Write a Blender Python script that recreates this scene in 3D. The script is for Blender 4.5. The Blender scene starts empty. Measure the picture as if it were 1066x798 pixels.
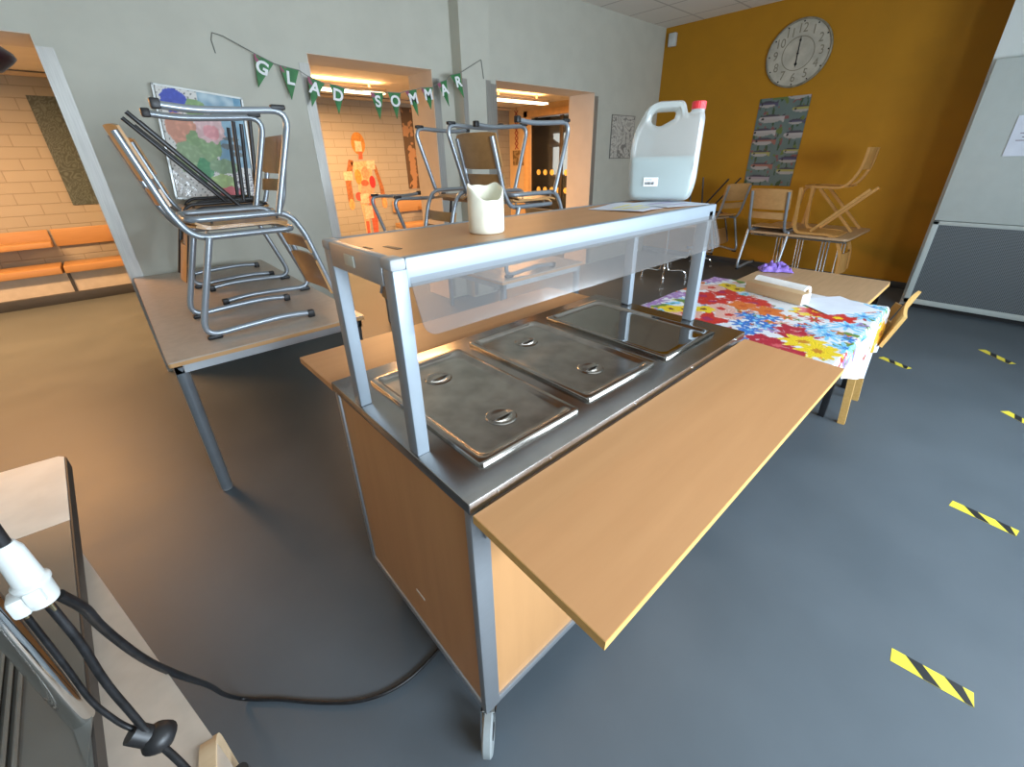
import bpy, bmesh, math, random
from mathutils import Vector, Matrix, noise
random.seed(7)
PI = math.pi
SC = bpy.context.scene
COL = SC.collection
V = Vector

# ------------------------------------------------------------------ materials
MATS = {}
def new_mat(name):
    m = bpy.data.materials.new(name); m.use_nodes = True
    nt = m.node_tree; nt.nodes.clear()
    out = nt.nodes.new('ShaderNodeOutputMaterial')
    return m, nt, out
def pbsdf(nt, out):
    b = nt.nodes.new('ShaderNodeBsdfPrincipled')
    nt.links.new(b.outputs[0], out.inputs[0]); return b
def coords(nt, scale=(1, 1, 1), kind='Object'):
    t = nt.nodes.new('ShaderNodeTexCoord'); mp = nt.nodes.new('ShaderNodeMapping')
    mp.inputs['Scale'].default_value = scale
    nt.links.new(t.outputs[kind], mp.inputs[0]); return mp.outputs[0]
def noise_tex(nt, vec, scale, detail=3, rough=.5):
    n = nt.nodes.new('ShaderNodeTexNoise'); n.inputs['Scale'].default_value = scale
    n.inputs['Detail'].default_value = detail; n.inputs['Roughness'].default_value = rough
    nt.links.new(vec, n.inputs['Vector']); return n.outputs['Fac']
def ramp(nt, fac, c0, c1, p0=.35, p1=.65):
    r = nt.nodes.new('ShaderNodeValToRGB')
    r.color_ramp.elements[0].position = p0; r.color_ramp.elements[1].position = p1
    r.color_ramp.elements[0].color = (*c0, 1); r.color_ramp.elements[1].color = (*c1, 1)
    nt.links.new(fac, r.inputs[0]); return r.outputs[0]
def bump(nt, b, height, strength=.1, dist=.01):
    n = nt.nodes.new('ShaderNodeBump'); n.inputs['Strength'].default_value = strength
    n.inputs['Distance'].default_value = dist
    nt.links.new(height, n.inputs['Height']); nt.links.new(n.outputs[0], b.inputs['Normal'])
def mat(name, color, rough=.5, metal=0, vary=.06, scale=12, stretch=(1, 1, 1), bmp=0, spec=.5, coat=0, trans=0):
    if name in MATS: return MATS[name]
    m, nt, out = new_mat(name); b = pbsdf(nt, out)
    f = noise_tex(nt, coords(nt, stretch), scale)
    c0 = tuple(max(0, c * (1 - vary)) for c in color); c1 = tuple(min(1, c * (1 + vary)) for c in color)
    nt.links.new(ramp(nt, f, c0, c1), b.inputs['Base Color'])
    b.inputs['Roughness'].default_value = rough; b.inputs['Metallic'].default_value = metal
    b.inputs['Specular IOR Level'].default_value = spec; b.inputs['Coat Weight'].default_value = coat
    b.inputs['Transmission Weight'].default_value = trans
    if bmp: bump(nt, b, f, bmp)
    MATS[name] = m; return m
def wood(name, c0, c1, rough=.4, stretch=(3, 40, 40), scale=1.6, coat=0, spec=.5):
    if name in MATS: return MATS[name]
    m, nt, out = new_mat(name); b = pbsdf(nt, out)
    vec = coords(nt, stretch)
    f = noise_tex(nt, vec, scale, 6, .6)
    nt.links.new(ramp(nt, f, c0, c1, .3, .7), b.inputs['Base Color'])
    b.inputs['Roughness'].default_value = rough; b.inputs['Coat Weight'].default_value = coat
    b.inputs['Specular IOR Level'].default_value = spec
    bump(nt, b, f, .03, .002)
    MATS[name] = m; return m
def painted(name, rough=.6, coat=0):
    if name in MATS: return MATS[name]
    m, nt, out = new_mat(name); b = pbsdf(nt, out)
    a = nt.nodes.new('ShaderNodeAttribute'); a.attribute_name = 'Col'
    nt.links.new(a.outputs['Color'], b.inputs['Base Color'])
    b.inputs['Roughness'].default_value = rough; b.inputs['Coat Weight'].default_value = coat
    b.inputs['Coat Roughness'].default_value = .05
    MATS[name] = m; return m
def emit(name, color, strength):
    if name in MATS: return MATS[name]
    m, nt, out = new_mat(name)
    e = nt.nodes.new('ShaderNodeEmission'); e.inputs[0].default_value = (*color, 1); e.inputs[1].default_value = strength
    nt.links.new(e.outputs[0], out.inputs[0]); MATS[name] = m; return m
def thin_clear(name, tint, milk, gloss_rough=.05, alpha=.8, gain=1):
    m, nt, out = new_mat(name)
    tr = nt.nodes.new('ShaderNodeBsdfTransparent'); tr.inputs[0].default_value = (*tint, 1)
    df = nt.nodes.new('ShaderNodeBsdfDiffuse'); df.inputs[0].default_value = (*milk, 1)
    gl = nt.nodes.new('ShaderNodeBsdfGlossy'); gl.inputs['Roughness'].default_value = gloss_rough
    mx = nt.nodes.new('ShaderNodeMixShader'); mx.inputs[0].default_value = 1 - alpha
    nt.links.new(tr.outputs[0], mx.inputs[1]); nt.links.new(df.outputs[0], mx.inputs[2])
    fr = nt.nodes.new('ShaderNodeFresnel'); fr.inputs[0].default_value = 1.45
    m2 = nt.nodes.new('ShaderNodeMixShader')
    mu = nt.nodes.new('ShaderNodeMath'); mu.operation = 'MULTIPLY'; mu.inputs[1].default_value = gain
    nt.links.new(fr.outputs[0], mu.inputs[0]); nt.links.new(mu.outputs[0], m2.inputs[0]); nt.links.new(mx.outputs[0], m2.inputs[1]); nt.links.new(gl.outputs[0], m2.inputs[2])
    nt.links.new(m2.outputs[0], out.inputs[0]); MATS[name] = m; return m

BEECH = wood('beech_laminate', (.505, .25, .10), (.55, .278, .115), .42, (1.2, 14, 14))
BEECH_END = wood('beech_panel', (.50, .255, .10), (.55, .285, .115), .45, (14, 14, 1.2))
EDGE = wood('raw_edge', (.62, .36, .10), (.72, .44, .15), .5)
PLY = wood('chair_plywood', (.41, .215, .075), (.52, .285, .11), .35, (30, 5, 5), coat=.2)
BENT = wood('bent_beech', (.44, .215, .06), (.52, .27, .08), .4, (8, 8, 8))
TABLETOP = mat('table_laminate', (.48, .40, .325), .33, vary=.05, scale=30)
BROWN_TOP = wood('brown_laminate', (.40, .255, .14), (.48, .31, .175), .38)
ALU = mat('aluminium', (.42, .44, .46), .38, .7, vary=.03, scale=8, stretch=(2, 60, 60))
ALU_WHITE = mat('aluminium_pale', (.29, .34, .385), .5, .35, vary=.02)
CAP = mat('grey_plastic', (.36, .37, .37), .5)
STEEL = mat('stainless', (.40, .385, .365), .24, 1, vary=.08, scale=10, stretch=(1, 1, 1), bmp=.01)
STEEL_LID = mat('stainless_lid', (.46, .435, .40), .2, 1, vary=.16, scale=14, bmp=.015)
STEEL_MIRROR = mat('stainless_polished', (.42, .40, .37), .05, 1, vary=.05, scale=6)
GUARD_STEEL = mat('brushed_guard', (.40, .39, .36), .42, .6, vary=.08, scale=6, stretch=(30, 30, 1))
TUBE = mat('grey_tube', (.33, .37, .41), .3, .55, vary=.04)
CHROME = mat('chrome', (.75, .75, .74), .12, 1, vary=.03)
BLACK = mat('black_plastic', (.012, .012, .013), .45)
BLACK_TUBE = mat('black_tube', (.018, .018, .02), .35)
RUBBER = mat('grey_rubber', (.30, .33, .33), .6)
CABLE = mat('black_cable', (.010, .010, .011), .4, vary=.5, scale=60)
WHITE_PL = mat('white_plastic', (.55, .57, .55), .4)
PAPER = mat('white_paper', (.64, .68, .76), .8, vary=.03)
PAINT = painted('painted_surface', .55)
PAINT_GLOSS = painted('painted_gloss', .35, .35)
PAINT_CLOTH = painted('printed_cloth', .42)

def wall_mat(name, col, rough=.75, v=.03):
    return mat(name, col, rough, vary=v, scale=5, bmp=.03)
WALL_GREY = wall_mat('grey_wall_paint', (.52, .515, .44))
WALL_YEL = wall_mat('yellow_wall_paint', (.425, .190, .0015))
WALL_WHITE = wall_mat('white_wall_paint', (.62, .66, .64))
REVEAL = wall_mat('reveal_paint', (.72, .64, .54))
def floor_mat():
    m, nt, out = new_mat('linoleum'); b = pbsdf(nt, out)
    v = coords(nt)
    f = noise_tex(nt, v, 2.2, 5); g = noise_tex(nt, v, 60, 2)
    c = ramp(nt, f, (.076, .096, .112), (.094, .116, .134), .3, .7)
    nt.links.new(c, b.inputs['Base Color'])
    r = nt.nodes.new('ShaderNodeMapRange'); r.inputs['To Min'].default_value = .40; r.inputs['To Max'].default_value = .56
    nt.links.new(f, r.inputs[0]); nt.links.new(r.outputs[0], b.inputs['Roughness'])
    b.inputs['Specular IOR Level'].default_value = .45
    bump(nt, b, g, .02, .001); return m
FLOOR = floor_mat()
def brick_mat():
    m, nt, out = new_mat('painted_brick'); b = pbsdf(nt, out)
    v = coords(nt)
    sep = nt.nodes.new('ShaderNodeSeparateXYZ'); nt.links.new(v, sep.inputs[0])
    cmb = nt.nodes.new('ShaderNodeCombineXYZ'); nt.links.new(sep.outputs[0], cmb.inputs[0]); nt.links.new(sep.outputs[2], cmb.inputs[1])
    t = nt.nodes.new('ShaderNodeTexBrick')
    t.inputs['Scale'].default_value = 1; t.inputs['Brick Width'].default_value = .36; t.inputs['Row Height'].default_value = .12
    t.inputs['Mortar Size'].default_value = .006; t.inputs['Mortar Smooth'].default_value = .4
    t.inputs['Color1'].default_value = (.285, .285, .27, 1); t.inputs['Color2'].default_value = (.27, .27, .255, 1)
    t.inputs['Mortar'].default_value = (.215, .21, .195, 1)
    nt.links.new(cmb.outputs[0], t.inputs[0]); nt.links.new(t.outputs[0], b.inputs['Base Color'])
    b.inputs['Roughness'].default_value = .6
    inv = nt.nodes.new('ShaderNodeMath'); inv.operation = 'SUBTRACT'; inv.inputs[0].default_value = 1
    nt.links.new(t.outputs['Fac'], inv.inputs[1]); bump(nt, b, inv.outputs[0], .5, .006)
    return m
BRICK = brick_mat()
def tile_mat():
    m, nt, out = new_mat('ceiling_tiles'); b = pbsdf(nt, out)
    v = coords(nt)
    t = nt.nodes.new('ShaderNodeTexBrick'); t.offset = 0
    t.inputs['Scale'].default_value = 1; t.inputs['Brick Width'].default_value = .6; t.inputs['Row Height'].default_value = .6
    t.inputs['Mortar Size'].default_value = .012; t.inputs['Mortar Smooth'].default_value = .1
    t.inputs['Color1'].default_value = (.78, .76, .70, 1); t.inputs['Color2'].default_value = (.75, .73, .67, 1)
    t.inputs['Mortar'].default_value = (.50, .48, .44, 1)
    nt.links.new(v, t.inputs[0]); nt.links.new(t.outputs[0], b.inputs['Base Color'])
    b.inputs['Roughness'].default_value = .9
    return m
TILES = tile_mat()
def grille_mat():
    m, nt, out = new_mat('perforated_steel'); b = pbsdf(nt, out)
    v = coords(nt)
    w = nt.nodes.new('ShaderNodeTexVoronoi'); w.inputs['Scale'].default_value = 85; w.inputs['Randomness'].default_value = 0
    nt.links.new(v, w.inputs['Vector'])
    c = ramp(nt, w.outputs['Distance'], (.012, .013, .014), (.15, .17, .18), .22, .42)
    nt.links.new(c, b.inputs['Base Color']); b.inputs['Roughness'].default_value = .45
    return m
GRILLE = grille_mat()

# ------------------------------------------------------------------ mesh helpers
def finish(name, bm, material, parent=None, smooth=True, loc=None, auto=35):
    me = bpy.data.meshes.new(name)
    bmesh.ops.recalc_face_normals(bm, faces=bm.faces)
    if smooth:
        for f in bm.faces: f.smooth = True
        ang = math.radians(auto)
        for e in bm.edges:
            if len(e.link_faces) == 2 and e.calc_face_angle(0) > ang: e.smooth = False
    bm.to_mesh(me); bm.free()
    if isinstance(material, (list, tuple)):
        for m in material: me.materials.append(m)
    elif material: me.materials.append(material)
    o = bpy.data.objects.new(name, me); COL.objects.link(o)
    if parent: o.parent = parent
    if loc: o.location = loc
    return o
def tag(o, label, cat, group=None):
    o['label'] = label; o['category'] = cat
    if group: o['group'] = group
    return o
def thing(name, label, cat, loc=(0, 0, 0), rot=(0, 0, 0), group=None):
    o = bpy.data.objects.new(name, None); COL.objects.link(o)
    o.location = loc; o.rotation_euler = rot; o.empty_display_size = .1
    return tag(o, label, cat, group)
def struct(o): o['kind'] = 'structure'; return o
def clone(root, label, loc, rot, group=None):
    r = root.copy(); COL.objects.link(r); r.location = loc; r.rotation_euler = rot; r['label'] = label
    if group: r['group'] = group
    for ch in list(root.children):
        c = ch.copy(); COL.objects.link(c); c.parent = r
        for g in list(ch.children):
            d = g.copy(); COL.objects.link(d); d.parent = c
    return r
def B(): return bmesh.new()
def box(bm, x0, x1, y0, y1, z0, z1, bev=0, seg=2, M=None):
    vs = [bm.verts.new((x, y, z)) for x in (x0, x1) for y in (y0, y1) for z in (z0, z1)]
    if M:
        for v in vs: v.co = M @ v.co
    F = [(0, 1, 3, 2), (4, 6, 7, 5), (0, 4, 5, 1), (2, 3, 7, 6), (0, 2, 6, 4), (1, 5, 7, 3)]
    fs = [bm.faces.new([vs[i] for i in f]) for f in F]
    if bev:
        es = list({e for f in fs for e in f.edges})
        bmesh.ops.bevel(bm, geom=es, offset=bev, segments=seg, affect='EDGES', profile=.5)
    return bm
def boxo(name, x0, x1, y0, y1, z0, z1, m, parent=None, bev=0, M=None):
    return finish(name, box(B(), x0, x1, y0, y1, z0, z1, bev, M=M), m, parent)
def fillet(pts, rad, n=6):
    pts = [V(p) for p in pts]; out = [pts[0]]
    for i in range(1, len(pts) - 1):
        r = rad[i] if isinstance(rad, (list, tuple)) else rad
        a, b, c = pts[i - 1], pts[i], pts[i + 1]
        d1 = (a - b); d2 = (c - b); l1, l2 = d1.length, d2.length
        if r <= 0 or l1 < 1e-6 or l2 < 1e-6: out.append(b); continue
        d1 /= l1; d2 /= l2
        t = min(r, l1 * .49, l2 * .49)
        p, q = b + d1 * t, b + d2 * t
        for k in range(n + 1):
            s = k / n
            out.append(p * (1 - s) ** 2 + b * 2 * s * (1 - s) + q * s * s)
    out.append(pts[-1]); return out
def frames(pts):
    T = []
    for i in range(len(pts)):
        a = pts[max(i - 1, 0)]; b = pts[min(i + 1, len(pts) - 1)]
        T.append((b - a).normalized())
    up = V((0, 0, 1)) if abs(T[0].z) < .9 else V((1, 0, 0))
    N = [(up - T[0] * up.dot(T[0])).normalized()]
    for i in range(1, len(pts)):
        n = N[-1] - T[i] * N[-1].dot(T[i])
        N.append(n.normalized())
    return T, N
def tube(bm, pts, r, rad=0, seg=12, nf=6):
    pts = fillet(pts, rad, nf) if rad else [V(p) for p in pts]
    T, N = frames(pts); rings = []
    for i, (p, t, n) in enumerate(zip(pts, T, N)):
        b = t.cross(n); rr = r[i] if isinstance(r, list) else r
        rings.append([bm.verts.new(p + (n * math.cos(2 * PI * k / seg) + b * math.sin(2 * PI * k / seg)) * rr) for k in range(seg)])
    for a, c in zip(rings, rings[1:]):
        for k in range(seg): bm.faces.new((a[k], a[(k + 1) % seg], c[(k + 1) % seg], c[k]))
    bm.faces.new(rings[0][::-1]); bm.faces.new(rings[-1]); return bm
def strip(bm, pts, side, w, th, rad=0, nf=6):
    """bent board: rectangular section swept along pts; side = width direction"""
    pts = fillet(pts, rad, nf) if rad else [V(p) for p in pts]
    s = V(side).normalized(); rings = []
    for i, p in enumerate(pts):
        a = pts[max(i - 1, 0)]; b = pts[min(i + 1, len(pts) - 1)]
        n = (b - a).normalized().cross(s).normalized()
        rings.append([bm.verts.new(p + s * (w / 2) * u + n * (th / 2) * v) for u, v in ((-1, -1), (1, -1), (1, 1), (-1, 1))])
    for a, c in zip(rings, rings[1:]):
        for k in range(4): bm.faces.new((a[k], a[(k + 1) % 4], c[(k + 1) % 4], c[k]))
    bm.faces.new(rings[0][::-1]); bm.faces.new(rings[-1]); return bm
def lathe(bm, prof, c=(0, 0, 0), seg=24, M=None):
    rings = []
    for r, z in prof:
        if r < 1e-6:
            rings.append([bm.verts.new(V(c) + V((0, 0, z)))])
        else:
            rings.append([bm.verts.new(V(c) + V((r * math.cos(2 * PI * k / seg), r * math.sin(2 * PI * k / seg), z))) for k in range(seg)])
    for a, b in zip(rings, rings[1:]):
        for k in range(seg):
            k2 = (k + 1) % seg
            if len(a) == 1 and len(b) == 1: continue
            if len(a) == 1: bm.faces.new((a[0], b[k2], b[k]))
            elif len(b) == 1: bm.faces.new((a[k], a[k2], b[0]))
            else: bm.faces.new((a[k], a[k2], b[k2], b[k]))
    if M:
        for ring in rings:
            for v in ring: v.co = M @ v.co
    return bm
def sheet(bm, nx, ny, fn, th=0):
    """grid surface fn(u,v) with thickness th along its normal"""
    P = [[V(fn(i / nx, j / ny)) for j in range(ny + 1)] for i in range(nx + 1)]
    def nor(i, j):
        a = P[min(i + 1, nx)][j] - P[max(i - 1, 0)][j]; b = P[i][min(j + 1, ny)] - P[i][max(j - 1, 0)]
        return a.cross(b).normalized()
    top = [[bm.verts.new(P[i][j] + nor(i, j) * th / 2) for j in range(ny + 1)] for i in range(nx + 1)]
    for i in range(nx):
        for j in range(ny): bm.faces.new((top[i][j], top[i + 1][j], top[i + 1][j + 1], top[i][j + 1]))
    if th:
        bot = [[bm.verts.new(P[i][j] - nor(i, j) * th / 2) for j in range(ny + 1)] for i in range(nx + 1)]
        for i in range(nx):
            for j in range(ny): bm.faces.new((bot[i][j], bot[i][j + 1], bot[i + 1][j + 1], bot[i + 1][j]))
        for i in range(nx):
            bm.faces.new((top[i][0], bot[i][0], bot[i + 1][0], top[i + 1][0]))
            bm.faces.new((top[i][ny], top[i + 1][ny], bot[i + 1][ny], bot[i][ny]))
        for j in range(ny):
            bm.faces.new((top[0][j], top[0][j + 1], bot[0][j + 1], bot[0][j]))
            bm.faces.new((top[nx][j], bot[nx][j], bot[nx][j + 1], top[nx][j + 1]))
    return bm
def rrect(x0, x1, y0, y1, r, n=5):
    pts = []
    for cx, cy, a in ((x1 - r, y1 - r, 0), (x0 + r, y1 - r, 90), (x0 + r, y0 + r, 180), (x1 - r, y0 + r, 270)):
        for k in range(n + 1):
            t = math.radians(a + 90 * k / n); pts.append((cx + r * math.cos(t), cy + r * math.sin(t)))
    return pts
def loops(bm, L, cap=True, M=None):
    """L: list of equal-length closed loops of 3-D points"""
    R = [[bm.verts.new(M @ V(p) if M else V(p)) for p in l] for l in L]
    for a, b in zip(R, R[1:]):
        for k in range(len(a)): bm.faces.new((a[k], a[(k + 1) % len(a)], b[(k + 1) % len(a)], b[k]))
    if cap: bm.faces.new(R[0][::-1]); bm.faces.new(R[-1])
    return bm
def slab(bm, poly, z0, z1, bev=0, M=None):
    L = [[(x, y, z0) for x, y in poly], [(x, y, z1) for x, y in poly]]
    return loops(bm, L, True, M)
def text_bm(s, size, ext=.001, bold=0):
    cu = bpy.data.curves.new('lettering', 'FONT'); cu.body = s; cu.size = size; cu.extrude = ext; cu.offset = bold
    cu.align_x = 'CENTER'; cu.align_y = 'CENTER'; cu.resolution_u = 4
    o = bpy.data.objects.new('lettering', cu); COL.objects.link(o)
    dg = bpy.context.evaluated_depsgraph_get(); dg.update()
    me = bpy.data.meshes.new_from_object(o.evaluated_get(dg))
    bm = B(); bm.from_mesh(me)
    bpy.data.objects.remove(o); bpy.data.curves.remove(cu); bpy.data.meshes.remove(me)
    return bm
def basis(o, x, y, z=None):
    x = V(x).normalized(); y = V(y); y = (y - x * x.dot(y)).normalized(); z = x.cross(y)
    return Matrix(((x.x, y.x, z.x, o[0]), (x.y, y.y, z.y, o[1]), (x.z, y.z, z.z, o[2]), (0, 0, 0, 1)))
def paint_obj(name, bm, colfn, m, parent=None, smooth=True):
    """colfn(local point)->rgb per vertex; point attribute Col"""
    cols = [colfn(v.co) for v in bm.verts]
    o = finish(name, bm, m, parent, smooth)
    a = o.data.color_attributes.new('Col', 'FLOAT_COLOR', 'POINT')
    for i, c in enumerate(cols): a.data[i].color = (*c, 1)
    return o
def panel(name, w, h, th, nx, ny, colfn, m, M, parent=None):
    """upright painted panel; local x right, y up; colfn(u,v) in metres"""
    bm = B(); sheet(bm, nx, ny, lambda u, v: ((u - .5) * w, (v - .5) * h, 0), th)
    cols = [colfn(v.co.x, v.co.y) for v in bm.verts]
    for v in bm.verts: v.co = M @ v.co
    o = finish(name, bm, m, parent)
    a = o.data.color_attributes.new('Col', 'FLOAT_COLOR', 'POINT')
    for i, c in enumerate(cols): a.data[i].color = (*c, 1)
    return o
def nz(x, y, z=0): return noise.noise(V((x, y, z)))
def mixc(a, b, t): return tuple(p * (1 - t) + q * t for p, q in zip(a, b))

# ------------------------------------------------------------------ ROOM
YW, XY, ZC, ZC2 = 3.55, 6.32, 3.10, 2.42
WT = .42
struct(boxo('floor', -4.2, 9.4, -4, 9.2, -.1, 0, FLOOR))
struct(boxo('ceiling', -4.2, 6.7, -2.4, YW + WT, ZC, ZC + .1, TILES))
bm = B()
OP = [(-2.3, -.36, 2.16), (1.18, 2.32, 2.24), (3.11, 4.78, 2.22)]
xs = -3.2
for x0, x1, zt in OP:
    box(bm, xs, x0, YW, YW + WT, 0, ZC); box(bm, x0, x1, YW, YW + WT, zt, ZC); xs = x1
box(bm, xs, XY + .2, YW, YW + WT, 0, ZC)
box(bm, 2.56, 2.91, YW - .15, YW + .01, 0, ZC)
struct(finish('wall_back', bm, WALL_GREY, smooth=False))
# painted linings of the three openings
k = 0
for x0, x1, zt in OP:
    bm = B(); t = .004
    box(bm, x0, x1, YW + .002, YW + WT + .01, zt - t, zt); box(bm, x0, x0 + t, YW + .002, YW + WT + .01, 0, zt); box(bm, x1 - t, x1, YW + .002, YW + WT + .01, 0, zt)
    k += 1; struct(finish('trim_%d' % k, bm, REVEAL, smooth=False))
# stainless corner guards, 2.1 m high, L-shaped
def guard(x, side, y=YW, w=.075, h=2.13, inner=True):
    global k
    bm = B(); t = .004
    box(bm, min(x, x + side * w), max(x, x + side * w), y - t, y, .02, h)
    if inner: box(bm, x - side * t if side > 0 else x, x if side > 0 else x + t, y - t, y + w, .02, h)
    k += 1; struct(finish('trim_%d' % k, bm, GUARD_STEEL, smooth=False))
guard(-.36, 1, h=2.10); guard(1.18, -1, h=2.17); guard(2.32, 1, h=2.17, inner=False); guard(3.11, -1, h=2.18); guard(4.78, 1, h=2.18, inner=False)
guard(2.56, 1, y=YW - .15, w=.055, h=2.17, inner=False); guard(2.91, -1, y=YW - .15, w=.06, h=2.18, inner=False)
struct(boxo('wall_right', XY, XY + .2, -.2, YW + .05, 0, ZC, WALL_YEL))
struct(boxo('baseboard_right', XY - .015, XY, -.02, YW, 0, .075, mat('dark_skirting', (.05, .055, .06), .5), bev=.003))
bm = B(); box(bm, 5.6, XY + .2, -2.3, -.03, 2.0, ZC); box(bm, 5.62, XY + .2, -2.3, -.03, 0, 2.05)
struct(finish('wall_shaft', bm, WALL_WHITE, smooth=False))
struct(boxo('wall_left', -3.4, -3.2, -2.3, 7.3, 0, ZC, WALL_WHITE))
# wall with the windows, behind the camera
bm = B(); YF = -2.05
WIN = [(-.45, 1.0), (1.65, 3.5)]
WZ0, WZ1 = .95, 1.85
xs = -3.4
for x0, x1 in WIN:
    box(bm, xs, x0, YF - .25, YF, 0, ZC); box(bm, x0, x1, YF - .25, YF, 0, WZ0); box(bm, x0, x1, YF - .25, YF, WZ1, ZC); xs = x1
box(bm, xs, 5.7, YF - .25, YF, 0, ZC)
struct(finish('wall_front', bm, WALL_WHITE, smooth=False))
GLASS = thin_clear('window_glass', (.95, .98, .98), (.8, .8, .8), .02, .99)
for i, (x0, x1) in enumerate(WIN):
    bm = B(); f = .06; y0, y1 = YF - .18, YF - .12
    box(bm, x0, x0 + f, y0, y1, WZ0, WZ1); box(bm, x1 - f, x1, y0, y1, WZ0, WZ1)
    box(bm, x0, x1, y0, y1, WZ0, WZ0 + f); box(bm, x0, x1, y0, y1, WZ1 - f, WZ1)
    xm = (x0 + x1) / 2; box(bm, xm - f / 2, xm + f / 2, y0, y1, WZ0, WZ1)
    w = struct(finish('window_%d' % (i + 1), bm, WHITE_PL, smooth=False))
    boxo('pane', x0 + .03, x1 - .03, YF - .152, YF - .148, WZ0 + .03, WZ1 - .03, GLASS, w)
# corridor behind
struct(boxo('wall_corridor', -3.2, 6.6, 7.15, 7.35, 0, ZC2 + .2, BRICK))
bm = B(); box(bm, -3.2, 9.2, YW + WT, 9.2, ZC2, ZC2 + .1)
struct(finish('ceiling_corridor', bm, wall_mat('corridor_ceiling_paint', (.85, .78, .68)), smooth=False))
bm = B(); box(bm, -3.2, 6.5, 7.09, 7.15, ZC2 - .05, ZC2 - .015)
struct(finish('trim_11', bm, wall_mat('cornice_paint', (.5, .40, .28)), smooth=False))
DY0, DY1, DZ = 4.5, 6.6, 2.24
WALL_END = wall_mat('corridor_end_paint', (.60, .42, .22))
bm = B(); box(bm, 6.5, 6.65, DY1, 9.0, 0, ZC2); box(bm, 6.5, 6.65, YW + WT, DY0, 0, ZC2); box(bm, 6.5, 6.65, DY0, DY1, DZ, ZC2)
struct(finish('wall_end', bm, WALL_END, smooth=False))
FR = mat('painted_door_frame', (.66, .40, .17), .5)
bm = B(); w = .11
box(bm, 6.47, 6.68, DY1 - .03, DY1 + w - .03, 0, DZ + w - .03, .004); box(bm, 6.47, 6.68, DY0, DY0 + .08, 0, DZ, .004); box(bm, 6.47, 6.68, DY0, DY1 + .08, DZ - .03, DZ + w - .03, .004)
door = struct(finish('door_1', bm, FR))
boxo('pane', 6.57, 6.576, 4.6, 6.55, .0, DZ - .05, thin_clear('door_glass', (.62, .60, .55), (.3, .3, .3), .03, .97), door)
boxo('stile', 6.555, 6.59, 5.68, 5.76, 0, DZ - .04, mat('dark_stile', (.05, .04, .03), .5), door, .003)
DOTS = mat('yellow_dot_film', (.80, .56, .16), .6)
for z in (1.2, .87):
    for j in range(5):
        bm = B(); lathe(bm, [(0, 0), (.055, 0), (.055, .003), (0, .003)], seg=20, M=Matrix.Translation((6.564, 6.33 - j * .19, z)) @ Matrix.Rotation(-PI / 2, 4, 'Y'))
        finish('dot', bm, DOTS, door)
# kitchen seen through the glazed door
struct(boxo('wall_kitchen', 9.0, 9.2, 3.9, 9.2, 0, ZC2, wall_mat('kitchen_paint', (.40, .36, .26))))
struct(boxo('wall_kitchen_side', 6.65, 9.2, 9.0, 9.2, 0, ZC2, wall_mat('kitchen_paint', (.40, .36, .26))))
w = struct(boxo('window_4', 8.95, 9.0, 7.2, 8.2, 1.0, 2.10, WHITE_PL, bev=.005))
boxo('pane', 8.93, 8.952, 7.26, 8.14, 1.06, 2.04, emit('bright_outdoors', (.8, .9, 1), 2.2), w)
h = thing('range_hood', 'dark kitchen range hood with a pipe seen through the glazed corridor door', 'range hood', (8.3, 8.3, 1.72))
bm = B(); loops(bm, [rr3 for rr3 in ([(x, y, 0) for x, y in rrect(-.45, .45, -.6, .1, .02)], [(x, y, .06) for x, y in rrect(-.45, .45, -.6, .1, .02)], [(x, y, .42) for x, y in rrect(-.12, .12, -.14, .1, .02)])])
finish('canopy', bm, BLACK, h); boxo('flue', -.1, .1, -.12, .08, .42, ZC2 - 1.72, BLACK, h, .005)

# ------------------------------------------------------------------ wall things
bm = B()
t = thing('air_diffuser_cabinet', 'tall pale ventilation cabinet with dark perforated lower panel beside the yellow wall', 'ventilation cabinet', (5.5, -.06, 0))
CAB = mat('cabinet_paint', (.46, .51, .49), .5, vary=.02)
bm = B(); box(bm, .01, .118, -2.2, 0, .86, 2.14, .006); finish('upper_panel', bm, CAB, t)
bm = B(); box(bm, .0, .118, -2.2, 0, .05, .10, .004); box(bm, .0, .118, -2.2, 0, .822, .856, .004); box(bm, .0, .118, -.045, 0, .05, .856, .004); box(bm, 0, .118, -2.2, -2.15, .05, .856, .004)
finish('lower_frame', bm, CAB, t)
boxo('grille', .012, .1, -2.16, -.04, .09, .83, GRILLE, t)
boxo('plinth', .06, .118, -2.15, -.03, 0, .05, BLACK, t)
t = thing('notice_sheet', 'white printed notice sheet taped on the ventilation cabinet', 'notice', (5.5, -.43, 1.56))
boxo('sheet', -.002, .0095, -.22, .10, -.15, .155, PAPER, t)
bm = B()
for i, (a, b2) in enumerate(((.02, .03), (.05, .0), (.03, -.03), (.06, -.055))):
    box(bm, -.0028, -.002, -.19, a, b2 + .02, b2 + .028)
finish('print', bm, mat('grey_print', (.30, .28, .33), .8), t)
t = thing('alarm_sensor', 'small white alarm box high in the corner of the yellow wall', 'sensor', (XY, 3.42, 2.94))
boxo('housing', -.06, 0, -.06, .05, -.08, .08, WHITE_PL, t, .012); boxo('lens', -.064, -.055, -.045, .035, -.06, .01, mat('pale_lens', (.6, .62, .6), .3), t, .003)

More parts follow.
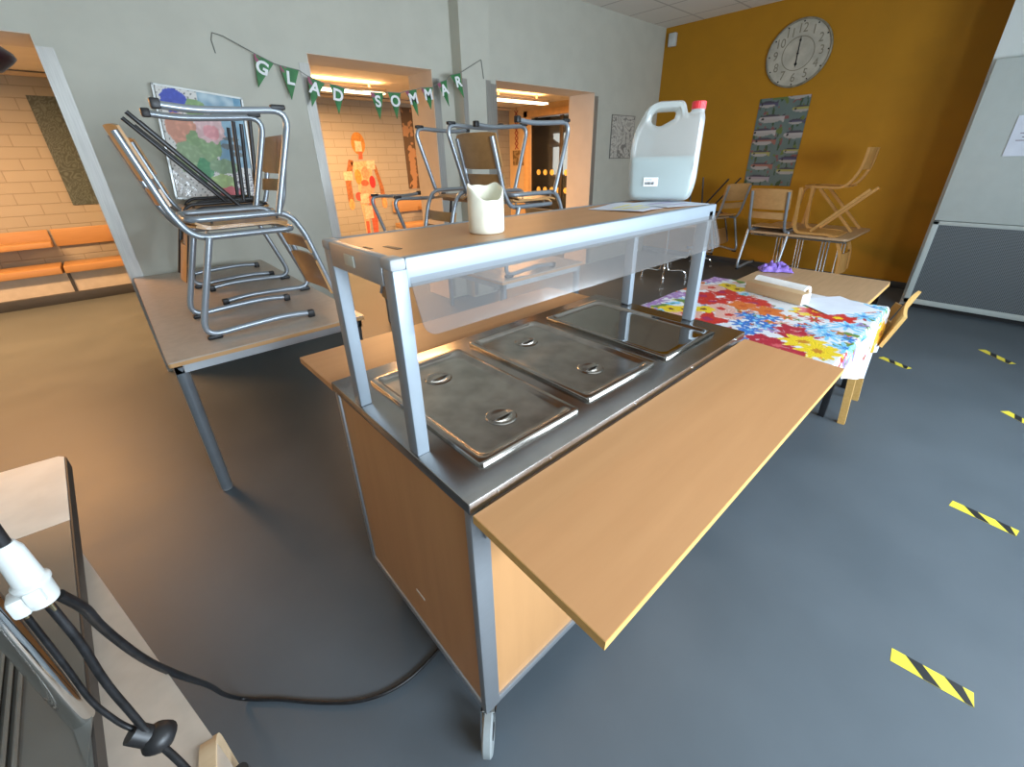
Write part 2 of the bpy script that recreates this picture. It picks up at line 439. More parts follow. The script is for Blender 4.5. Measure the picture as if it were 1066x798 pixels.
# clock
t = thing('wall_clock', 'large round cream wall clock with thin black hands on the yellow wall', 'clock', (XY - .002, 1.745, 2.535))
MC = basis((0, 0, 0), (0, -1, 0), (0, 0, 1))
def on(bm, M):
    bmesh.ops.transform(bm, matrix=M, verts=bm.verts); return bm
FACE = mat('aged_clock_face', (.46, .43, .35), .6, vary=.12, scale=9)
finish('face', on(lathe(B(), [(0, 0), (.33, 0), (.33, .02), (0, .02)], seg=64), MC), FACE, t)
finish('rim', on(lathe(B(), [(.325, 0), (.345, 0), (.345, .028), (.335, .034), (.325, .028), (.325, 0)], seg=64), MC), mat('worn_clock_rim', (.24, .22, .16), .5, vary=.3, scale=20), t)
CLK = mat('faded_numeral', (.22, .195, .14), .7)
finish('ring', on(lathe(B(), [(.165, .02), (.173, .02), (.173, .022), (.165, .022), (.165, .02)], seg=64), MC), CLK, t)
for n in range(1, 13):
    a = PI / 2 - n * PI / 6
    bm = text_bm(str(n), .13, .0008)
    for v in bm.verts: v.co = MC @ (V((v.co.x * .85, v.co.y, v.co.z)) + V((.245 * math.cos(a), .245 * math.sin(a), .021)))
    finish('numeral', bm, CLK, t)
for n in range(12):
    a = n * PI / 6; finish('hour_dot', on(lathe(B(), [(0, .02), (.009, .02), (.009, .023), (0, .023)], (.312 * math.cos(a), .312 * math.sin(a), 0), 8), MC), BLACK, t)
bm = B(); slab(bm, [(-.006, -.03), (.006, -.03), (.004, .15), (0, .17), (-.004, .15)], .026, .029); lathe(bm, [(0, .024), (.011, .024), (.011, .032), (0, .032)], seg=16); lathe(bm, [(0, .026), (.011, .026), (.011, .029), (0, .029)], (0, .13, 0), 12)
finish('minute_hand', on(bm, MC), BLACK, t)
bm = B(); slab(bm, [(-.005, 0), (.005, 0), (.006, -.11), (0, -.14), (-.006, -.11)], .023, .026); lathe(bm, [(0, .023), (.015, .023), (.015, .026), (0, .026)], (0, -.105, 0), 12)
finish('hour_hand', on(bm, MC), BLACK, t)

# fish fabric on the yellow wall
fish = []
random.seed(3)
for r in range(7):
    for c in range(2):
        fish.append((-.15 + c * .30 + (r % 2) * .06 + random.uniform(-.07, .07), .44 - r * .145 + (c * .07) + random.uniform(-.03, .03), random.uniform(.08, .135), random.choice([(.42, .36, .40), (.45, .42, .12), (.40, .16, .12), (.55, .50, .48), (.10, .09, .18)])))
def fishcol(x, y):
    c = mixc((.13, .19, .18), (.18, .25, .23), .5 + .5 * nz(x * 9, y * 9))
    if nz(x * 28, y * 7, 4) > .34: c = (.05, .10, .04)
    if nz(x * 22, y * 16, 9) > .42: c = (.28, .10, .10)
    if nz(x * 14, y * 11, 19) > .45: c = (.16, .22, .05)
    for fx, fy, s, fc in fish:
        dx, dy = (x - fx) / s, (y - fy) / (s * .36)
        e = dx * dx + dy * dy
        tail = .8 < dx < 1.25 and abs(dy) < (dx - .7) * 1.9
        if e < 1 or tail:
            c = fc
            if dy > .45: c = (.07, .06, .09)
            elif dy < -.1 and not tail: c = (.48, .45, .42)
            if (dx + .65) ** 2 + (dy * .36) ** 2 < .012: c = (.02, .02, .02)
    return tuple(q * .72 for q in c)
o = panel('fish_fabric_panel', .58, 1.02, .008, 70, 120, fishcol, PAINT, basis((XY - .0055, 1.785, 1.59), (0, -1, 0), (0, 0, 1)))
tag(o, 'grey-green fabric panel printed with fish hanging on the yellow wall', 'wall hanging')

# colourful painting on the grey wall, leaning slightly
def paintcol(x, y):
    c = (.72, .70, .66)
    if (math.sin(x * 170 + nz(x * 20, y * 20) * 3) * math.sin(y * 150)) > .72: c = (.10, .10, .09)
    if x > .05 and y > -.12: c = mixc((.05, .22, .38), (.35, .55, .65), .5 + .5 * nz(x * 14, y * 14))
    if x < .2 and y > .22 and x > -.02: c = mixc((.08, .25, .40), (.6, .72, .75), .5 + .6 * nz(x * 20, y * 20, 3))
    for px_, py_, rx, ry, cc in ((-.15, .27, .09, .07, (.03, .06, .45)), (-.04, .24, .06, .06, (.22, .36, .14)), (-.14, .1, .085, .10, (.62, .26, .16)), (-.03, .0, .10, .11, (.20, .33, .13)),
                              (-.13, -.08, .085, .10, (.24, .36, .17)), (-.05, -.15, .05, .075, (.02, .25, .07)), (.05, -.24, .08, .07, (.30, .42, .12)), (.07, -.12, .09, .05, (.18, .30, .14)),
                              (.02, .12, .09, .09, (.70, .45, .45)), (.03, .10, .05, .05, (.75, .30, .32)), (.1, -.3, .08, .045, (.55, .04, .05)), (.15, .02, .07, .022, (.10, .13, .14)), (.14, .07, .05, .014, (.10, .13, .14)), (.17, -.03, .05, .014, (.10, .13, .14))):
        d = ((x - px_) / rx) ** 2 + ((y - py_) / ry) ** 2 + .5 * nz(x * 25, y * 25, px_ * 9)
        if d < 1: c = mixc(cc, tuple(min(1, q * 1.5 + .05) for q in cc), max(0, nz(x * 40, y * 40, 7)))
    if x > .12 and y < -.15 and abs(nz(x * 30, y * 60, 2)) < .08: c = (.10, .05, .12)
    return c
t = thing('painting', 'glossy colourful painting of plants and rocks on the grey wall behind the chair stacks', 'painting', (.345, YW - .035, 1.575), (math.radians(-2), math.radians(6), 0))
panel('canvas', .49, .69, .012, 90, 120, paintcol, PAINT_GLOSS, basis((0, 0, 0), (1, 0, 0), (0, 0, 1)), t)
bm = B(); b_ = .012
box(bm, -.262, -.25, -.012, .012, -.357, .357); box(bm, .25, .262, -.012, .012, -.357, .357); box(bm, -.262, .262, -.012, .012, .345, .357); box(bm, -.262, .262, -.012, .012, -.357, -.345)
finish('frame', bm, mat('pale_picture_frame', (.6, .62, .6), .3, .4), t)
# pencil drawing
def drawcol(x, y):
    c = (.56, .54, .48)
    n1 = nz(x * 11, y * 9, 1); n2 = nz(x * 26, y * 22, 5)
    if abs(n1) < .05 or abs(n2) < .045: c = (.22, .21, .19)
    if n1 > .4: c = (.40, .38, .34)
    if abs(x) > .265 or abs(y) > .265: c = (.20, .19, .17)
    return c
o = panel('pencil_drawing', .55, .55, .012, 80, 80, drawcol, PAINT, basis((5.45, YW - .008, 1.715), (1, 0, 0), (0, 0, 1)))
tag(o, 'square grey pencil drawing on the grey wall near the yellow corner', 'drawing')

# bunting GLAD SOMMAR
FL = [('G', [(0.787, 3.507, 2.188), (0.909, 3.507, 2.137), (0.765, 3.507, 1.975)]), ('L', [(0.943, 3.494, 2.127), (1.077, 3.494, 2.109), (0.981, 3.494, 1.907)]),
      ('A', [(1.129, 3.48, 2.075), (1.254, 3.48, 2.034), (1.121, 3.48, 1.868)]), ('D', [(1.288, 3.468, 2.035), (1.41, 3.468, 2.011), (1.325, 3.468, 1.822)]),
      ('S', [(1.615, 3.447, 1.996), (1.739, 3.447, 1.999), (1.678, 3.447, 1.794)]), ('O', [(1.777, 3.438, 2.006), (1.902, 3.438, 2.009), (1.839, 3.438, 1.805)]),
      ('M', [(1.944, 3.429, 2.024), (2.061, 3.429, 2.047), (2.054, 3.429, 1.836)]), ('M', [(2.104, 3.421, 2.061), (2.233, 3.421, 2.075), (2.193, 3.421, 1.894)]),
      ('A', [(2.278, 3.413, 2.107), (2.385, 3.413, 2.145), (2.396, 3.413, 1.929)]), ('R', [(2.414, 3.389, 2.18), (2.533, 3.389, 2.209), (2.561, 3.389, 2.008)])]
bt = thing('bunting', 'green pennant bunting spelling GLAD SOMMAR strung along the grey wall', 'bunting', (1.67, 3.45, 2.0))
def loc(p): return V(p) - V((1.67, 3.45, 2.0))
sp = [(.551, 3.545, 2.166), (.545, 3.545, 2.24), (.56, 3.54, 2.283), (.62, 3.53, 2.27)]
for ch, (a, b, c) in FL: sp += [a, b]
sp += [(2.792, 3.392, 2.34), (2.797, 3.392, 2.335), (2.819, 3.392, 2.185)]
finish('string', tube(B(), [loc(p) for p in sp], .0035, seg=6), mat('grey_cord', (.20, .21, .19), .8), bt)
for ch, (a, b, c) in FL:
    a, b, c = loc(a), loc(b), loc(c)
    mid = (a + b) / 2; M = basis(mid, b - a, mid - c)
    W = (b - a).length; H = (M.inverted() @ c)
    def flagcol(x, y, H=H, W=W):
        col = mixc((.018, .13, .035), (.05, .24, .07), .5 + .7 * nz(x * 22 + H.y * 50, y * 22))
        if x < -W * .18 and y > -.045 and nz(x * 30 + W * 90, y * 30) > -.2 and ch in 'GLAMS': col = (.30, .07, .13)
        return col
    bm = B(); n = 14
    sheet(bm, n, n, lambda u, v: ((u - .5) * W * (1 - v) + H.x * v * .999, H.y * v, .0015 * math.sin(v * 4 + u * 3)), .002)
    cols = [flagcol(v.co.x, v.co.y) for v in bm.verts]
    for v in bm.verts: v.co = M @ v.co
    f = finish('flag', bm, PAINT, bt)
    at = f.data.color_attributes.new('Col', 'FLOAT_COLOR', 'POINT')
    for i, cc in enumerate(cols): at.data[i].color = (*cc, 1)
    f['label'] = 'green pennant lettered ' + ch
    bm = text_bm(ch, .118, .001, .0035)
    cx_ = H.x * .33
    for v in bm.verts: v.co = M @ (v.co + V((cx_, H.y * .34, .005)))
    finish('letter', bm, mat('white_letter', (.82, .84, .84), .7), f)

# ------------------------------------------------------------------ corridor things
def lightfix(label, x, y, L, g):
    t = thing('ceiling_light', label, 'ceiling light', (x, y, ZC2), group='corridor ceiling lights')
    boxo('housing', -L / 2, L / 2, -.10, .10, -.115, -.07, mat('lamp_housing', (.5, .42, .32), .5), t, .008)
    for x_ in (-L / 3, L / 3): boxo('hanger', x_ - .01, x_ + .01, -.01, .01, -.08, 0, mat('lamp_housing', (.5, .42, .32), .5), t)  # hangers added to lower the fixture and leave room for the fill uplight
    boxo('diffuser', -L / 2 + .02, L / 2 - .02, -.09, .05, -.138, -.115, emit('warm_tube', (1, .72, .42), 7), t, .004)
    return t
lightfix('lit fluorescent ceiling light seen through the doorway under the bunting', 2.35, 5.75, 1.2, '')
lightfix('lit fluorescent ceiling light seen through the doorway nearest the yellow wall', 5.1, 5.35, 1.25, '')
lightfix('unseen fluorescent ceiling light added to light the corridor past the left doorway', -1.6, 5.5, 1.2, '')  # out of view, added as the source of the light past the left doorway

def swirl(base, line, s):
    def f(x, y):
        n = nz(x * s, y * s * .7, 3)
        return mixc(base, line, max(0, min(1, (.5 + .5 * math.sin(n * 26)) ** 2)))
    return f
o = panel('patterned_fabric', .72, 1.14, .01, 80, 110, swirl((.035, .055, .060), (.085, .125, .14), 15), PAINT, basis((-.265, 7.1445, 1.62), (1, 0, 0), (0, 0, 1)))
tag(o, 'dark green swirl patterned fabric on the brick wall through the left doorway', 'wall hanging')
def leafy(x, y):
    n = nz(x * 6, y * 5, 8) + .4 * nz(x * 19, y * 15, 2)
    return (.30, .17, .09) if n > .12 else (.07, .04, .02)
o = panel('leaf_fabric', .42, 1.32, .01, 40, 110, leafy, PAINT, basis((4.17, 7.1445, 1.65), (1, 0, 0), (0, 0, 1)))
tag(o, 'dark brown leaf patterned fabric on the brick wall beside the paper figure', 'wall hanging')

t = thing('paper_body_figure', 'collaged paper body figure with red organs stuck on the corridor brick wall', 'paper figure', (3.09, 7.1505, .3))
def flat(name, poly, col, y=0, rough=.8):
    M = basis((0, -y, 0), (1, 0, 0), (0, 0, 1))
    finish(name, slab(B(), poly, 0, .003, M=M), mat('paper_%d_%d_%d' % tuple(int(c * 100) for c in col), col, rough, vary=.2, scale=25), t, smooth=False)
def ell(cx, cy, rx, ry, n=18, a0=0): return [(cx + rx * math.cos(2 * PI * k / n), cy + ry * math.sin(2 * PI * k / n)) for k in range(n)]
SK = (.52, .33, .21); RD = (.42, .09, .05); BR = (.26, .10, .04); PKK = (.56, .40, .31)
flat('hair', ell(.01, 1.44, .12, .17), (.36, .17, .04), .001)
flat('face', [(-.05, 1.32), (.06, 1.32), (.065, 1.47), (-.05, 1.48)], PKK, .005)
flat('neck', [(-.02, 1.2), (.05, 1.2), (.06, 1.33), (0, 1.33)], RD, .004)
flat('torso', [(-.17, 1.16), (.2, 1.18), (.17, .9), (.13, .6), (-.12, .6), (-.1, .85)], SK, .001)
flat('arm', [(-.20, 1.2), (-.12, 1.18), (-.22, .85), (-.22, .55), (-.32, .55), (-.31, .9)], BR, .001)
flat('arm', [(.2, 1.15), (.27, 1.1), (.36, .75), (.38, .5), (.3, .5), (.28, .8)], BR, .001)
flat('hand', ell(-.27, .5, .05, .09), (.55, .28, .12), .004); flat('hand', ell(.34, .48, .05, .09), (.55, .28, .12), .004)
flat('leg', [(-.12, .62), (.0, .62), (.01, .3), (0, -.05), (-.09, -.05), (-.09, .3)], SK, .001)
flat('leg', [(.03, .62), (.15, .62), (.17, .3), (.14, -.05), (.05, -.05), (.05, .3)], RD, .001)
flat('shin', [(-.07, .2), (-.01, .2), (-.02, -.03), (-.07, -.03)], RD, .005)
flat('sheet', [(-.33, 1.02), (-.18, 1.02), (-.18, .88), (-.33, .88)], PKK, .005)
flat('sheet', [(.1, 1.18), (.25, 1.18), (.25, 1.04), (.1, 1.04)], PKK, .006)
flat('sheet', [(-.1, .66), (.05, .66), (.05, .5), (-.1, .5)], PKK, .009)
flat('sheet', [(-.06, .46), (.09, .46), (.09, .24), (-.06, .24)], PKK, .009)
flat('lung', ell(.06, .99, .07, .1), (.60, .22, .13), .005); flat('lung', ell(-.08, .93, .06, .12), (.45, .22, .05), .005)
flat('heart', ell(.16, .84, .055, .1), (.55, .02, .03), .009); flat('kidney', ell(.02, .83, .07, .05), RD, .009)
flat('stomach', ell(.05, .72, .12, .11), (.68, .25, .18), .007); flat('bladder', ell(-.12, .62, .06, .07), (.60, .06, .05), .007)

def bench(label, x0, x1, parts_x):
    t = thing('coat_bench', label, 'bench', (x0, 6.7, 0))
    OR = wood('orange_bench_board', (.32, .19, .085), (.37, .22, .10), .45)
    GP = mat('bench_grey_panel', (.42, .42, .42), .5); DK = mat('bench_dark_base', (.035, .04, .05), .5)
    L = x1 - x0
    boxo('plinth', 0, L, .02, .42, 0, .11, DK, t, .004)
    boxo('back_panel', 0, L, .07, .40, .11, .338, GP, t)
    n = len(parts_x) - 1
    for i in range(n):
        a, b = parts_x[i] - x0 + .012, parts_x[i + 1] - x0 - .012
        boxo('seat_board', a, b, 0, .40, .34, .42, OR, t, .006)
        boxo('backrest_board', a, b, .41, .43, .60, .80, OR, t, .006)
        bm = B(); box(bm, a, a + .03, .055, .075, .11, .338)
        finish('divider', bm, DK, t)
        boxo('shelf_board', a + (b - a) * .45, b, .2, .41, .62, .68, OR, t, .006)
    return t
bench('long orange coat bench with grey base under the dark green fabric', -3.1, .3, [-3.1, -2.0, -.93, .3])
bench('short orange coat bench against bricks beside the paper figure', 3.55, 4.75, [3.55, 4.75])

t = thing('lattice_ornament', 'long red paper lattice ornament hanging beside the glazed corridor door', 'ornament', (6.49, 6.92, 1.65))
bm = B()
for i in range(7):
    z = .05 + i * .1
    for s in (-1, 1): box(bm, -.002, .002, -.009, .009, -.075, .075, M=Matrix.Translation((0, 0, z)) @ Matrix.Rotation(s * .75, 4, 'X'))
finish('lattice', bm, mat('red_paper', (.30, .03, .02), .7), t)
boxo('hanger', -.002, .004, -.003, .003, .7, .76, mat('red_paper', (.30, .03, .02), .7), t)
o = panel('wall_picture', .34, .29, .012, 40, 36, lambda x, y: (.16, .10, .03) if nz(x * 16, y * 16, 6) > 0 else (.32, .22, .10), PAINT, basis((6.492, 6.87, 1.475), (0, -1, 0), (0, 0, 1)))
tag(o, 'small brown picture under the red lattice ornament', 'picture')

# ------------------------------------------------------------------ chairs
def gray_chair(label, loc, rot, group):
    t = thing('school_chair', label, 'chair', loc, rot, group)
    r = .0140
    tops = []
    for s in (1, -1):
        y = .20 * s
        l = finish('leg', tube(B(), [(.255, y, .020), (.13, y, .034), (-.05, y, .028), (-.225, y, .016), (-.085, y, .437)], r, [0, .06, .08, .09, 0]), TUBE, t)
        bm = B(); box(bm, .230, .263, y - .0165, y + .0165, 0, .036, .006)
        finish('end_cap', bm, BLACK, l)
        bm = B(); box(bm, -.21, -.15, y - .015, y + .015, 0, .02, .006)
        finish('glide', bm, BLACK, l)
    ys = .172
    P = [(-.265, ys, .84), (-.185, ys, .53), (-.13, ys, .437), (.255, ys, .437), (.265, -ys, .437), (-.13, -ys, .437), (-.185, -ys, .53), (-.265, -ys, .84)]
    finish('frame', tube(B(), P, r, [0, .16, .11, .05, .05, .11, .16, 0]), TUBE, t)
    def seat(u, v):
        y = (v - .5) * .36; x = -.18 + u * .40
        e = abs(v - .5) * 2
        x = -.135 + .02 * e ** 6 + u * (.40 - .045 * e ** 6)
        z = .466 + .006 * e * e - (.022 * max(0, (u - .82) / .18) ** 2) + (.012 * max(0, (.15 - u) / .15) ** 2)
        return (x, y, z)
    finish('seat', sheet(B(), 16, 14, seat, .010), PLY, t)
    bm = B()
    for xx in (-.08, .18):
        for s in (1, -1): tube(bm, [(xx, ys * s, .440), (xx, ys * s * .96, .464)], .006, seg=8)
    finish('spacer', bm, CHROME, t)
    def back(z0, z1, w):
        def f(u, v):
            z = z0 + u * (z1 - z0); yy = (v - .5) * w
            e = abs(v - .5) * 2
            if z1 - z0 > .1: z = (z0 + z1) / 2 + (z - (z0 + z1) / 2) * (1 - .10 * e ** 5)
            x = -.185 - (z - .53) * .258 + .017 - .028 * (1 - e * e)
            return (x, yy, z)
        return f
    finish('backrest', sheet(B(), 8, 16, back(.665, .865, .385), .010), PLY, t)
    finish('lumbar_slat', sheet(B(), 4, 16, back(.57, .635, .37), .010), PLY, t)
    return t
def black_chair(label, loc, rot, group, spread=(.30, .20), front_at=.14):
    t = thing('black_frame_chair', label, 'chair', loc, rot, group)
    for s in (1, -1):
        y = .18 * s
        finish('leg', tube(B(), [(.05, y * .9, .435), (-spread[0], y, .004)], .0105, seg=10), BLACK_TUBE, t)
        finish('leg', tube(B(), [(front_at, y * .9, .435), (spread[1], y * 1.02, .004)], .0105, seg=10), BLACK_TUBE, t)
    P = [(-.29, .165, .80), (-.2, .165, .5), (-.15, .165, .435), (.19, .16, .435), (.19, -.16, .435), (-.15, -.165, .435), (-.2, -.165, .5), (-.29, -.165, .80)]
    finish('frame', tube(B(), P, .0095, [0, .12, .08, .05, .05, .08, .12, 0], 10), BLACK_TUBE, t)
    def seat(u, v):
        e = abs(v - .5) * 2
        return (-.17 + u * (.38 - .04 * e ** 5), (v - .5) * .37, .464 - .02 * max(0, (u - .8) / .2) ** 2)
    finish('seat', sheet(B(), 12, 12, seat, .010), PLY, t)
    def bk(u, v):
        z = .62 + u * .19; e = abs(v - .5) * 2
        return (-.2 - (z - .5) * .3 + .014 - .02 * (1 - e * e), (v - .5) * .37, z)
    finish('backrest', sheet(B(), 8, 14, bk, .010), PLY, t)
    return t
TZ = .745; SH = .472
GL = 'chairs stacked on the left table'; GM = 'chairs stacked on the middle table'
UP = 0; INV = PI
ch = gray_chair('grey tube chair standing nearest the front edge of the left table', (.035, 1.95, TZ), (0, 0, 0), GL)
clone(ch, 'grey tube chair upside down on the frontmost chair of the left table', (.16, 1.95, TZ + 2 * SH + .004), (PI, 0, PI), GL)
clone(ch, 'grey tube chair standing second from the front of the left table, under black legs', (.25, 2.5, TZ), (0, 0, PI), GL)
clone(ch, 'grey tube chair standing closest to the wall on the left table', (.14, 3.05, TZ), (0, 0, 0), GL)
bc = black_chair('black-legged chair upside down in the middle of the left table', (.16, 2.5, TZ + 2 * SH + .004), (PI, 0, 0), GL)
clone(bc, 'black-legged chair upside down closest to the wall on the left table', (.24, 3.05, TZ + 2 * SH + .004), (PI, 0, 0), GL)
clone(ch, 'grey tube chair standing at the front of the middle table behind the candle', (1.70, 1.80, TZ), (0, 0, 0), GM)
clone(ch, 'grey tube chair upside down with its legs before the doorway nearest the yellow wall', (1.86, 1.80, TZ + 2 * SH + .004), (PI, 0, PI), GM)
clone(ch, 'grey tube chair upside down high in front of the steel wall strips', (1.68, 2.32, TZ + 2 * SH + .004), (PI, 0, 0), GM)
clone(ch, 'grey tube chair upside down low on the middle table, before the paper figure', (1.55, 2.93, TZ + SH + .002), (PI, 0, 0), GM)
# stool carrying the upturned chair
t = thing('black_frame_stool', 'black-framed wooden stool under the upside down chair beside the candle', 'stool', (1.80, 2.32, TZ), (0, 0, 0))
for sx in (1, -1):
    for sy in (1, -1): finish('leg', tube(B(), [(.12 * sx, .13 * sy, .44), (.15 * sx, .17 * sy, .002)], .0105, seg=10), BLACK_TUBE, t)
finish('seat', sheet(B(), 8, 8, lambda u, v: ((u - .5) * .34, (v - .5) * .34, .448), .022), PLY, t)
finish('rail', tube(B(), [(.135, .15, .2), (.135, -.15, .2), (-.135, -.15, .2), (-.135, .15, .2), (.135, .15, .2)], .008, .02, 8), BLACK_TUBE, t)

# ------------------------------------------------------------------ tables
def four_leg_table(label, x0, x1, y0, y1, group=None, legs=True, top=TABLETOP, zt=TZ, foot=(0, 0), leg_m=TUBE, lr=.025, tone=None):
    t = thing('classroom_table', label, 'table', ((x0 + x1) / 2, (y0 + y1) / 2, 0), group=group)
    a, b = (x1 - x0) / 2, (y1 - y0) / 2
    bm = B(); slab(bm, rrect(-a, a, -b, b, .012), zt - .006, zt); finish('tabletop', bm, top, t)
    bm = B(); slab(bm, rrect(-a - .001, a + .001, -b - .001, b + .001, .012), zt - .022, zt - .0055); finish('edge_band', bm, wood('table_edge', (.55, .30, .12), (.62, .36, .16), .5), t)
    bm = B(); i = .014
    for (p, q, r_, s_) in ((-a + i, a - i, -b + i, -b + i + .03), (-a + i, a - i, b - i - .03, b - i), (-a + i, -a + i + .03, -b + i, b - i), (a - i - .03, a - i, -b + i, b - i)):
        box(bm, p, q, r_, s_, zt - .06, zt - .022)
    finish('apron', bm, mat('grey_apron', (.50, .54, .57), .45, .2), t)
    for sx in (-1, 1):
        for sy in (-1, 1):
            x, y = sx * (a - .036), sy * (b - .036)
            fy = foot[1] if sy < 0 else 0
            l = finish('leg', tube(B(), [(x, y, zt - .03), (x, y + fy, .012)], lr, seg=16), leg_m, t)
            finish('foot', lathe(B(), [(0, 0), (lr * .9, 0), (lr * .95, .014), (0, .014)], (x, y + fy, 0), 14), CAP, l)
    return t
four_leg_table('long beige table with stacked chairs standing between the two left doorways', -.343, .485, 1.57, 3.53, foot=(0, .09))
four_leg_table('long beige table with stacked chairs seen under the serving shelf', 1.415, 2.235, 1.55, 3.53 - .15)

# ------------------------------------------------------------------ SERVING TROLLEY
L, W, ZT, ZB = 1.248, .671, .882, .150
cart = thing('serving_trolley', 'large beech and steel serving trolley with overhead shelf in the middle of the room', 'trolley', (0, 0, 0))
pw, pd = .046, .022
for x0, y0 in ((0.002, .002), (L - .05, .002), (.002, W - .024), (L - .05, W - .024)):
    boxo('corner_post', x0, x0 + pw, y0, y0 + pd, ZB, ZT - .03, ALU, cart, .003)
bm = B(); r = .026
box(bm, .046, L - .05, .003, .024, ZB, ZB + r, .002); box(bm, .046, L - .05, W - .024, W - .003, ZB, ZB + r, .002)
box(bm, .003, .022, .022, W - .022, ZB, ZB + r, .002); box(bm, L - .024, L - .006, .022, W - .022, ZB, ZB + r, .002)
finish('bottom_rail', bm, ALU, cart)
boxo('end_panel', .008, .02, .024, W - .024, ZB + .02, ZT - .028, BEECH_END, cart)
boxo('end_panel', L - .022, L - .012, .024, W - .024, ZB + .02, ZT - .028, BEECH_END, cart)
boxo('front_panel', .048, L - .05, .010, .020, ZB + .02, ZT - .028, BEECH_END, cart)
boxo('back_panel', .048, L - .05, W - .02, W - .010, ZB + .02, ZT - .028, BEECH_END, cart)
boxo('base_board', .02, L - .02, .02, W - .02, ZB + .002, ZB + .014, BEECH_END, cart)
bm = B()
box(bm, -.002, L + .002, -.002, W + .002, ZT - .028, ZT, .003)
st = finish('steel_top', bm, STEEL, cart)
bm = B()
for x in (.07, .22, .55, .86, 1.18):
    lathe(bm, [(0, 0), (.004, 0), (.003, .002), (0, .0025)], seg=10, M=Matrix.Translation((x, -.002, ZT - .012)) @ Matrix.Rotation(PI / 2, 4, 'X'))
finish('rivet', bm, CHROME, st)
boxo('name_plate', .0065, .0085, .285, .33, .305, .313, mat('pale_plate', (.7, .68, .6), .4), cart)
# serving flaps
def flap(sgn, y_in, z_in, y_out, z_out, th=.02):
    bm = B()
    d = V((0, y_out - y_in, z_out - z_in)); ln = d.length
    M = basis((0, y_in, z_in), (1, 0, 0), (0, d.y, d.z))
    zs = (-th, 0) if sgn < 0 else (0, -th)
    up = (M.to_3x3() @ V((0, 0, 1))).z
    a, b = (-th + .0012, 0) if up > 0 else (0, th - .0012)
    box(bm, 0.0008, L - .013, .0008, ln - .0008, a, b, M=M); f = finish('serving_flap', bm, BEECH, cart, smooth=False)
    bm = B(); a, b = (-th, -.0008) if up > 0 else (.0008, th)
    box(bm, 0, L - .012, 0, ln, a, b, M=M); finish('flap_edge', bm, EDGE if sgn < 0 else BEECH, f, smooth=False)
flap(-1, -.010, .8605, -.3166, .8485)
flap(1, W + .012, .868, W + .30, .8615)
for x in (.03, L - .10):
    bm = B(); slab(bm, [(-.002, .842), (-.05, .840), (-.05, .825), (-.02, .80), (-.002, .77)], 0, .035, M=basis((x, 0, 0), (0, 1, 0), (0, 0, 1)))
    finish('flap_bracket', bm, ALU, cart, smooth=False)
    bm = B(); slab(bm, [(W + .002, .845), (W + .05, .843), (W + .05, .825), (W + .02, .80), (W + .002, .77)], 0, .035, M=basis((x, 0, 0), (0, 1, 0), (0, 0, 1)))
    finish('flap_bracket', bm, ALU, cart, smooth=False)
# castors
def caster(x, y, ang):
    R_ = Matrix.Translation((x, y, 0)) @ Matrix.Rotation(ang, 4, 'Z')
    bm = B()
    for s in (-1, 1): slab(bm, [(-.022, .116), (.022, .116), (.052, .05), (.024, .045)], s * .019 - .002, s * .019 + .002, M=R_ @ Matrix(((1, 0, 0, 0), (0, 0, 1, 0), (0, 1, 0, 0), (0, 0, 0, 1))))
    box(bm, -.022, .022, -.021, .021, .108, .116, .002, M=R_)
    c = finish('caster', bm, CHROME, cart, smooth=False)
    finish('stem', lathe(B(), [(0, .114), (.016, .114), (.018, .13), (.013, .135), (.013, .15), (0, .15)], (x, y, 0), 18), CHROME, c)
    wm = R_ @ Matrix.Translation((.038, 0, .0575)) @ Matrix.Rotation(PI / 2, 4, 'X')
    finish('wheel', lathe(B(), [(.02, -.012), (.051, -.014), (.0575, -.009), (.0575, .009), (.051, .014), (.02, .012), (.02, -.012)], seg=28, M=wm), RUBBER, c)
    finish('hub', lathe(B(), [(0, -.014), (.02, -.014), (.021, .014), (0, .014)], seg=18, M=wm), mat('dark_hub', (.05, .05, .055), .5), c)
caster(.034, .034, 3.93); caster(L - .05, .05, .4); caster(.065, W - .075, 5.6); caster(L - .05, W - .05, 1.0)
# overhead shelf
sx0, sx1, sy0, sy1, ZS, RH = .001, 1.262, .187, .5136, 1.3086, .056
for x0 in (sx0 + .002, L - .034):
    for y0 in (sy0, sy1 - .04):
        boxo('shelf_post', x0, x0 + .030, y0, y0 + .040, ZT, ZS - .02, ALU_WHITE, cart, .003)
for nm, a in (('shelf_rail', (sx0 + .03, sx1, sy0, sy0 + .022)), ('shelf_rail', (sx0 + .03, sx1, sy1 - .022, sy1)), ('shelf_rail', (sx0, sx0 + .022, sy0 + .04, sy1 - .04)), ('shelf_rail', (sx1 - .022, sx1, sy0 + .022, sy1 - .022))):
    boxo(nm, a[0], a[1], a[2], a[3], ZS - RH, ZS, ALU if nm and a[0] < .02 and a[1] < .1 else ALU_WHITE, cart, .004)
for y0 in (sy0 - .001, sy1 - .042):
    boxo('corner_cap', sx0 - .001, sx0 + .0315, y0, y0 + .043, ZS - .022, ZS + .0008, CAP, cart, .006)
boxo('shelf_board', sx0 + .02, sx1 - .02, sy0 + .02, sy1 - .02, ZS - .02, ZS - .0012, BEECH, cart)
ACR = thin_clear('acrylic', (.88, .87, .86), (.42, .40, .39), .12, .86, .35)
bm = B()
P0, P1 = V((.036, .183, 1.25)), V((1.262, .183, 1.25)); dn = V((0, -.032, -.085))
M = basis(P0, (1, 0, 0), -dn); wd = P1.x - P0.x
poly = [(0, .03), (0, -.065)] + [(.025 - .025 * math.cos(k * PI / 10), -.066 - .025 * math.sin(k * PI / 10)) for k in range(1, 6)] + [(wd - .025 + .025 * math.sin(k * PI / 10), -.066 - .025 * math.cos(k * PI / 10)) for k in range(0, 6)] + [(wd, .03)]
